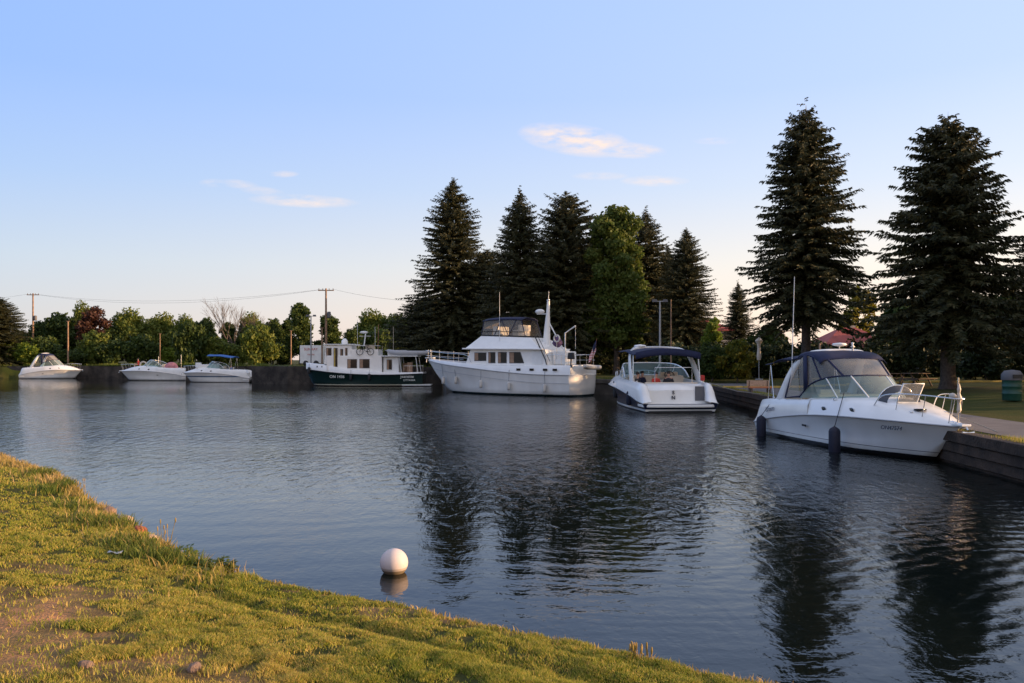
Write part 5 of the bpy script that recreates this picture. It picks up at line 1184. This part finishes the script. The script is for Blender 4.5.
win(6.75, 7.75, 1.85, 2.8, 1.5, tg); win(5.45, 6.5, 1.85, 2.8, 1.5, tg); win(3.2, 3.75, 1.7, 2.75, 1.16, tg)
win(9.4, 9.95, 3.05, 3.95, 1.38, tg); win(8.75, 9.15, 1.95, 3.95, 1.505, tg, m_='yellow'); win(8.2, 8.5, 3.05, 3.85, 1.38, tg); win(7.75, 8.0, 2.95, 3.95, 1.38, tg)
for y in (-.85, 0, .85):
    mb = MB(); mb.box((10.12, y, 3.5), (.03, .7, .7), ry=R(-5)); mb.build('windscreen', 'darkglass', tg)
for x in (10.9, 10.35): portl(x, {10.9: 1.06, 10.35: 1.28}[x], 2.02, .22, .16, tg)
mb = MB(); mb.box((1.4, .5, 1.95), (.5, .9, 1.0)); mb.box((2.0, -.6, 1.9), (.6, .7, .9)); mb.build('cockpit_seat', 'tan', tg, bevel=.05)
mb = MB(); mb.tube([(-.1, 1.6, 2.1), (1.9, 1.75, 2.1)], .02, 6)
for x in (-.05, .6, 1.3, 1.9): mb.tube([(x, 1.68, 1.42), (x, 1.68, 2.1)], .015, 6)
mb.build('stern_rail', 'steel', tg)
mb = MB(); mb.lathe([(.3, 4.35), (.34, 4.5), (.3, 4.75), (.15, 4.92), (.001, 4.96)], (8.3, .1, 0), 16); mb.build('radar_dome', 'white', tg)
mb = MB(); mb.tube([(6.3, 0, 4.2), (6.1, 0, 5.6)], .06, 8); mb.tube([(5.6, 0, 5.2), (6.8, 0, 5.2)], .025, 6); mb.ell((6.3, 0, 5.6), (.45, .2, .13), 12, 6); mb.tube([(6.9, .4, 4.2), (6.9, .4, 6.9)], .018, 6); mb.tube([(5.2, -.4, 4.2), (5.2, -.4, 6.2)], .018, 6); mb.build('signal_mast', 'white2', tg)
mb = MB(); mb.tube([(4.65, 1.3, 3.1), (4.55, 1.3, 6.4)], .035, 6); mb.build('boom_staff', 'teak', tg)
mb = MB(); mb.grid([[(5.9 - .25 * i, 1.5 - .12 * k, 4.25 - .35 * k) for i in range(5)] for k in range(3)]); mb.tube([(3.3, -.5, 3.1), (3.3, -.5, 6.2)], .02, 6); mb.build('cover_sheet', 'cream', tg)
text('lettering', 'ON 1436', .42, 'whiteink', tg, (8.75, 1.76, .98), (R(86), 0, R(170)))
text('lettering', 'Jeanette', .42, 'whiteink', tg, (1.55, 1.80, 1.0), (R(84), 0, R(183))); text('lettering', 'OTTAWA', .28, 'whiteink', tg, (1.35, 1.72, .62), (R(80), 0, R(183)))
mb = MB(); mb.box((.6, 1.5, .12), (3.0, .5, .1)); mb.box((-.35, 0, .12), (.8, 3.0, .1)); mb.build('swim_platform', 'white2', tg, bevel=.03)
def WG(x, y, z): return (OG[0] - x, OG[1] - y, z)
for x, l in ((11.9, 'black tyre fender on the bow of the green tug'), (7.3, 'dark fender amidships on the green tug hull'), (5.4, 'dark fender nearer the stern on the green tug hull')):
    y = {11.9: .62, 7.3: 1.98, 5.4: 2.05}[x]; fender(WG(x, y, .95 if x < 11 else 1.6), .7, .15, 'black', WG(x, y - .1, 1.7 if x < 11 else 2.3), l, group='dark fenders on the green tug')
# bicycle on the upper deck
bk = thing('bicycle', 'black bicycle leaning on the upper deck of the green tug', 'bicycle', WG(5.9, 1.62, 3.22), PI)
for x in (-.55, .55):
    mb = MB(); mb.tube([(x + .34 * math.cos(a), 0, .34 + .34 * math.sin(a)) for a in [2 * PI * i / 20 for i in range(21)]], .03, 6); wl = mb.build('wheel', 'black', bk)
    mb = MB()
    for i in range(8): mb.tube([(x, 0, .34), (x + .32 * math.cos(i * PI / 4), 0, .34 + .32 * math.sin(i * PI / 4))], .006, 4)
    mb.build('spokes', 'steel', wl)
mb = MB()
for a, b in (((-.55, .34), (-.15, .32)), ((-.55, .34), (-.22, .82)), ((-.15, .32), (-.25, .92)), ((-.15, .32), (.36, .78)), ((-.22, .82), (.36, .86)), ((.55, .34), (.34, .95))): mb.tube([(a[0], 0, a[1]), (b[0], 0, b[1])], .022, 6)
mb.build('frame', 'darkcloth', bk)
mb = MB(); mb.ell((-.27, 0, .96), (.14, .06, .035), 8, 5); mb.build('saddle', 'black', bk)
mb = MB(); mb.tube([(.3, -.26, 1.0), (.36, 0, .98), (.3, .26, 1.0)], .016, 6); mb.build('handlebar', 'steel', bk)
dn = thing('inflatable_dinghy', 'grey inflatable dinghy stowed on the aft roof of the green tug', 'dinghy', WG(1.6, .6, 3.42), PI)
for sg in (-1, 1):
    mb = MB(); mb.tube([(-2.2, sg * .55, 0), (-1.9, sg * .55, 0), (1.0, sg * .55, 0), (1.7, sg * .45, .12), (2.1, sg * .05, .24)], [.06, .24, .25, .22, .16], 12); mb.build('tube', 'grey', dn)
mb = MB(); mb.box((-.3, 0, -.08), (2.8, .9, .06)); mb.box((-1.6, 0, .1), (.05, .9, .35)); mb.build('floor', 'greylid', dn)
mb = MB(); mb.box((-.0, 0, .12), (.25, 1.0, .05)); mb.build('thwart', 'greylid', dn)
mb = MB(); mb.box((0, 0, .25), (1.6, 1.2, .5)); mb.tube([(-1.1, -.5, .55), (1.2, -.5, .55)], .02, 5); tag(mb.build('deck_box', 'white2', None, bevel=.06, loc=WG(3.0, -.4, 3.16)), 'pale box on the aft roof of the green tug behind the dinghy', 'box')
# ---- small boats
c1, _ = cruiser('white cruiser with arched screen at the far left, bow pointing right', (-71.0, 120, 0), 0, (.84, 1, 1.22), white_hull, lod=0, bimini=None)
c2, _ = cruiser('low white boat second from the left with a pink tube at its stern', (-42.2, 109, 0), PI, (.93, 1, 1.22), white_hull, arch=False, enclosure=False, lod=1, rails=True)
mb = MB(); mb.ell((0, 0, 0), (.9, .9, .38), 18, 10); mb.v = [(x, y, z) for x, y, z in mb.v]
tb = mb.build('towable_tube', 'pinktube', None, loc=(-44.6, 108.1, 1.55)); tb.rotation_euler = (R(80), 0, R(12)); tag(tb, 'round pink towable tube standing on the stern of the second small boat', 'inflatable tube')
for i, (dx, h_) in enumerate(((-43.9, 2.6), (-46.9, 2.4))):
    mb = MB(); mb.tube([(0, 0, -.4), (0, 0, h_)], .035, 6); tag(mb.build('stern_post', 'steel', None, loc=(dx, 109.6, .8)), ('post left of the pink tube on the second small boat', 'post right of the pink tube on the second small boat')[i], 'post')
c3, _ = cruiser('white boat with a blue bimini and blue hull stripe, third from the left', (-31.7, 101, 0), PI, (.84, .95, 1.13), blue_stripe_hull, arch=False, enclosure=False, lod=1, bimini=(2.4, 6.2, 3.0, 'blue'))
mb = MB(); mb.prism([(x, -.75, z) for x, z in ((4.2, 1.55), (6.9, 1.6), (6.2, 2.15), (4.4, 2.2))], (0, 1.5, 0)); mb.build('cabin', 'white', c3, bevel=.06)
mb = MB(); mb.box((6.6, .1, 2.1), (.6, .5, .55)); mb.build('deck_locker', 'white2', c3, bevel=.05)
person('person in a blue shirt under the bimini of the third small boat', (-34.2, 100.6, .8), R(180), 'blue')
person('person in a red shirt on the foredeck side of the second small boat', (-49.6, 109.6, 1.6), R(200), 'redcloth')
mb = MB(); mb.tube([(.42 * math.cos(a), 0, .5 + .42 * math.sin(a)) for a in [2 * PI * i / 16 for i in range(17)]], .1, 7); tag(mb.build('life_ring', 'cream', None, loc=(-48.6, 108.9, 1.55)), 'cream life ring standing on the bow of the second small boat', 'life ring')
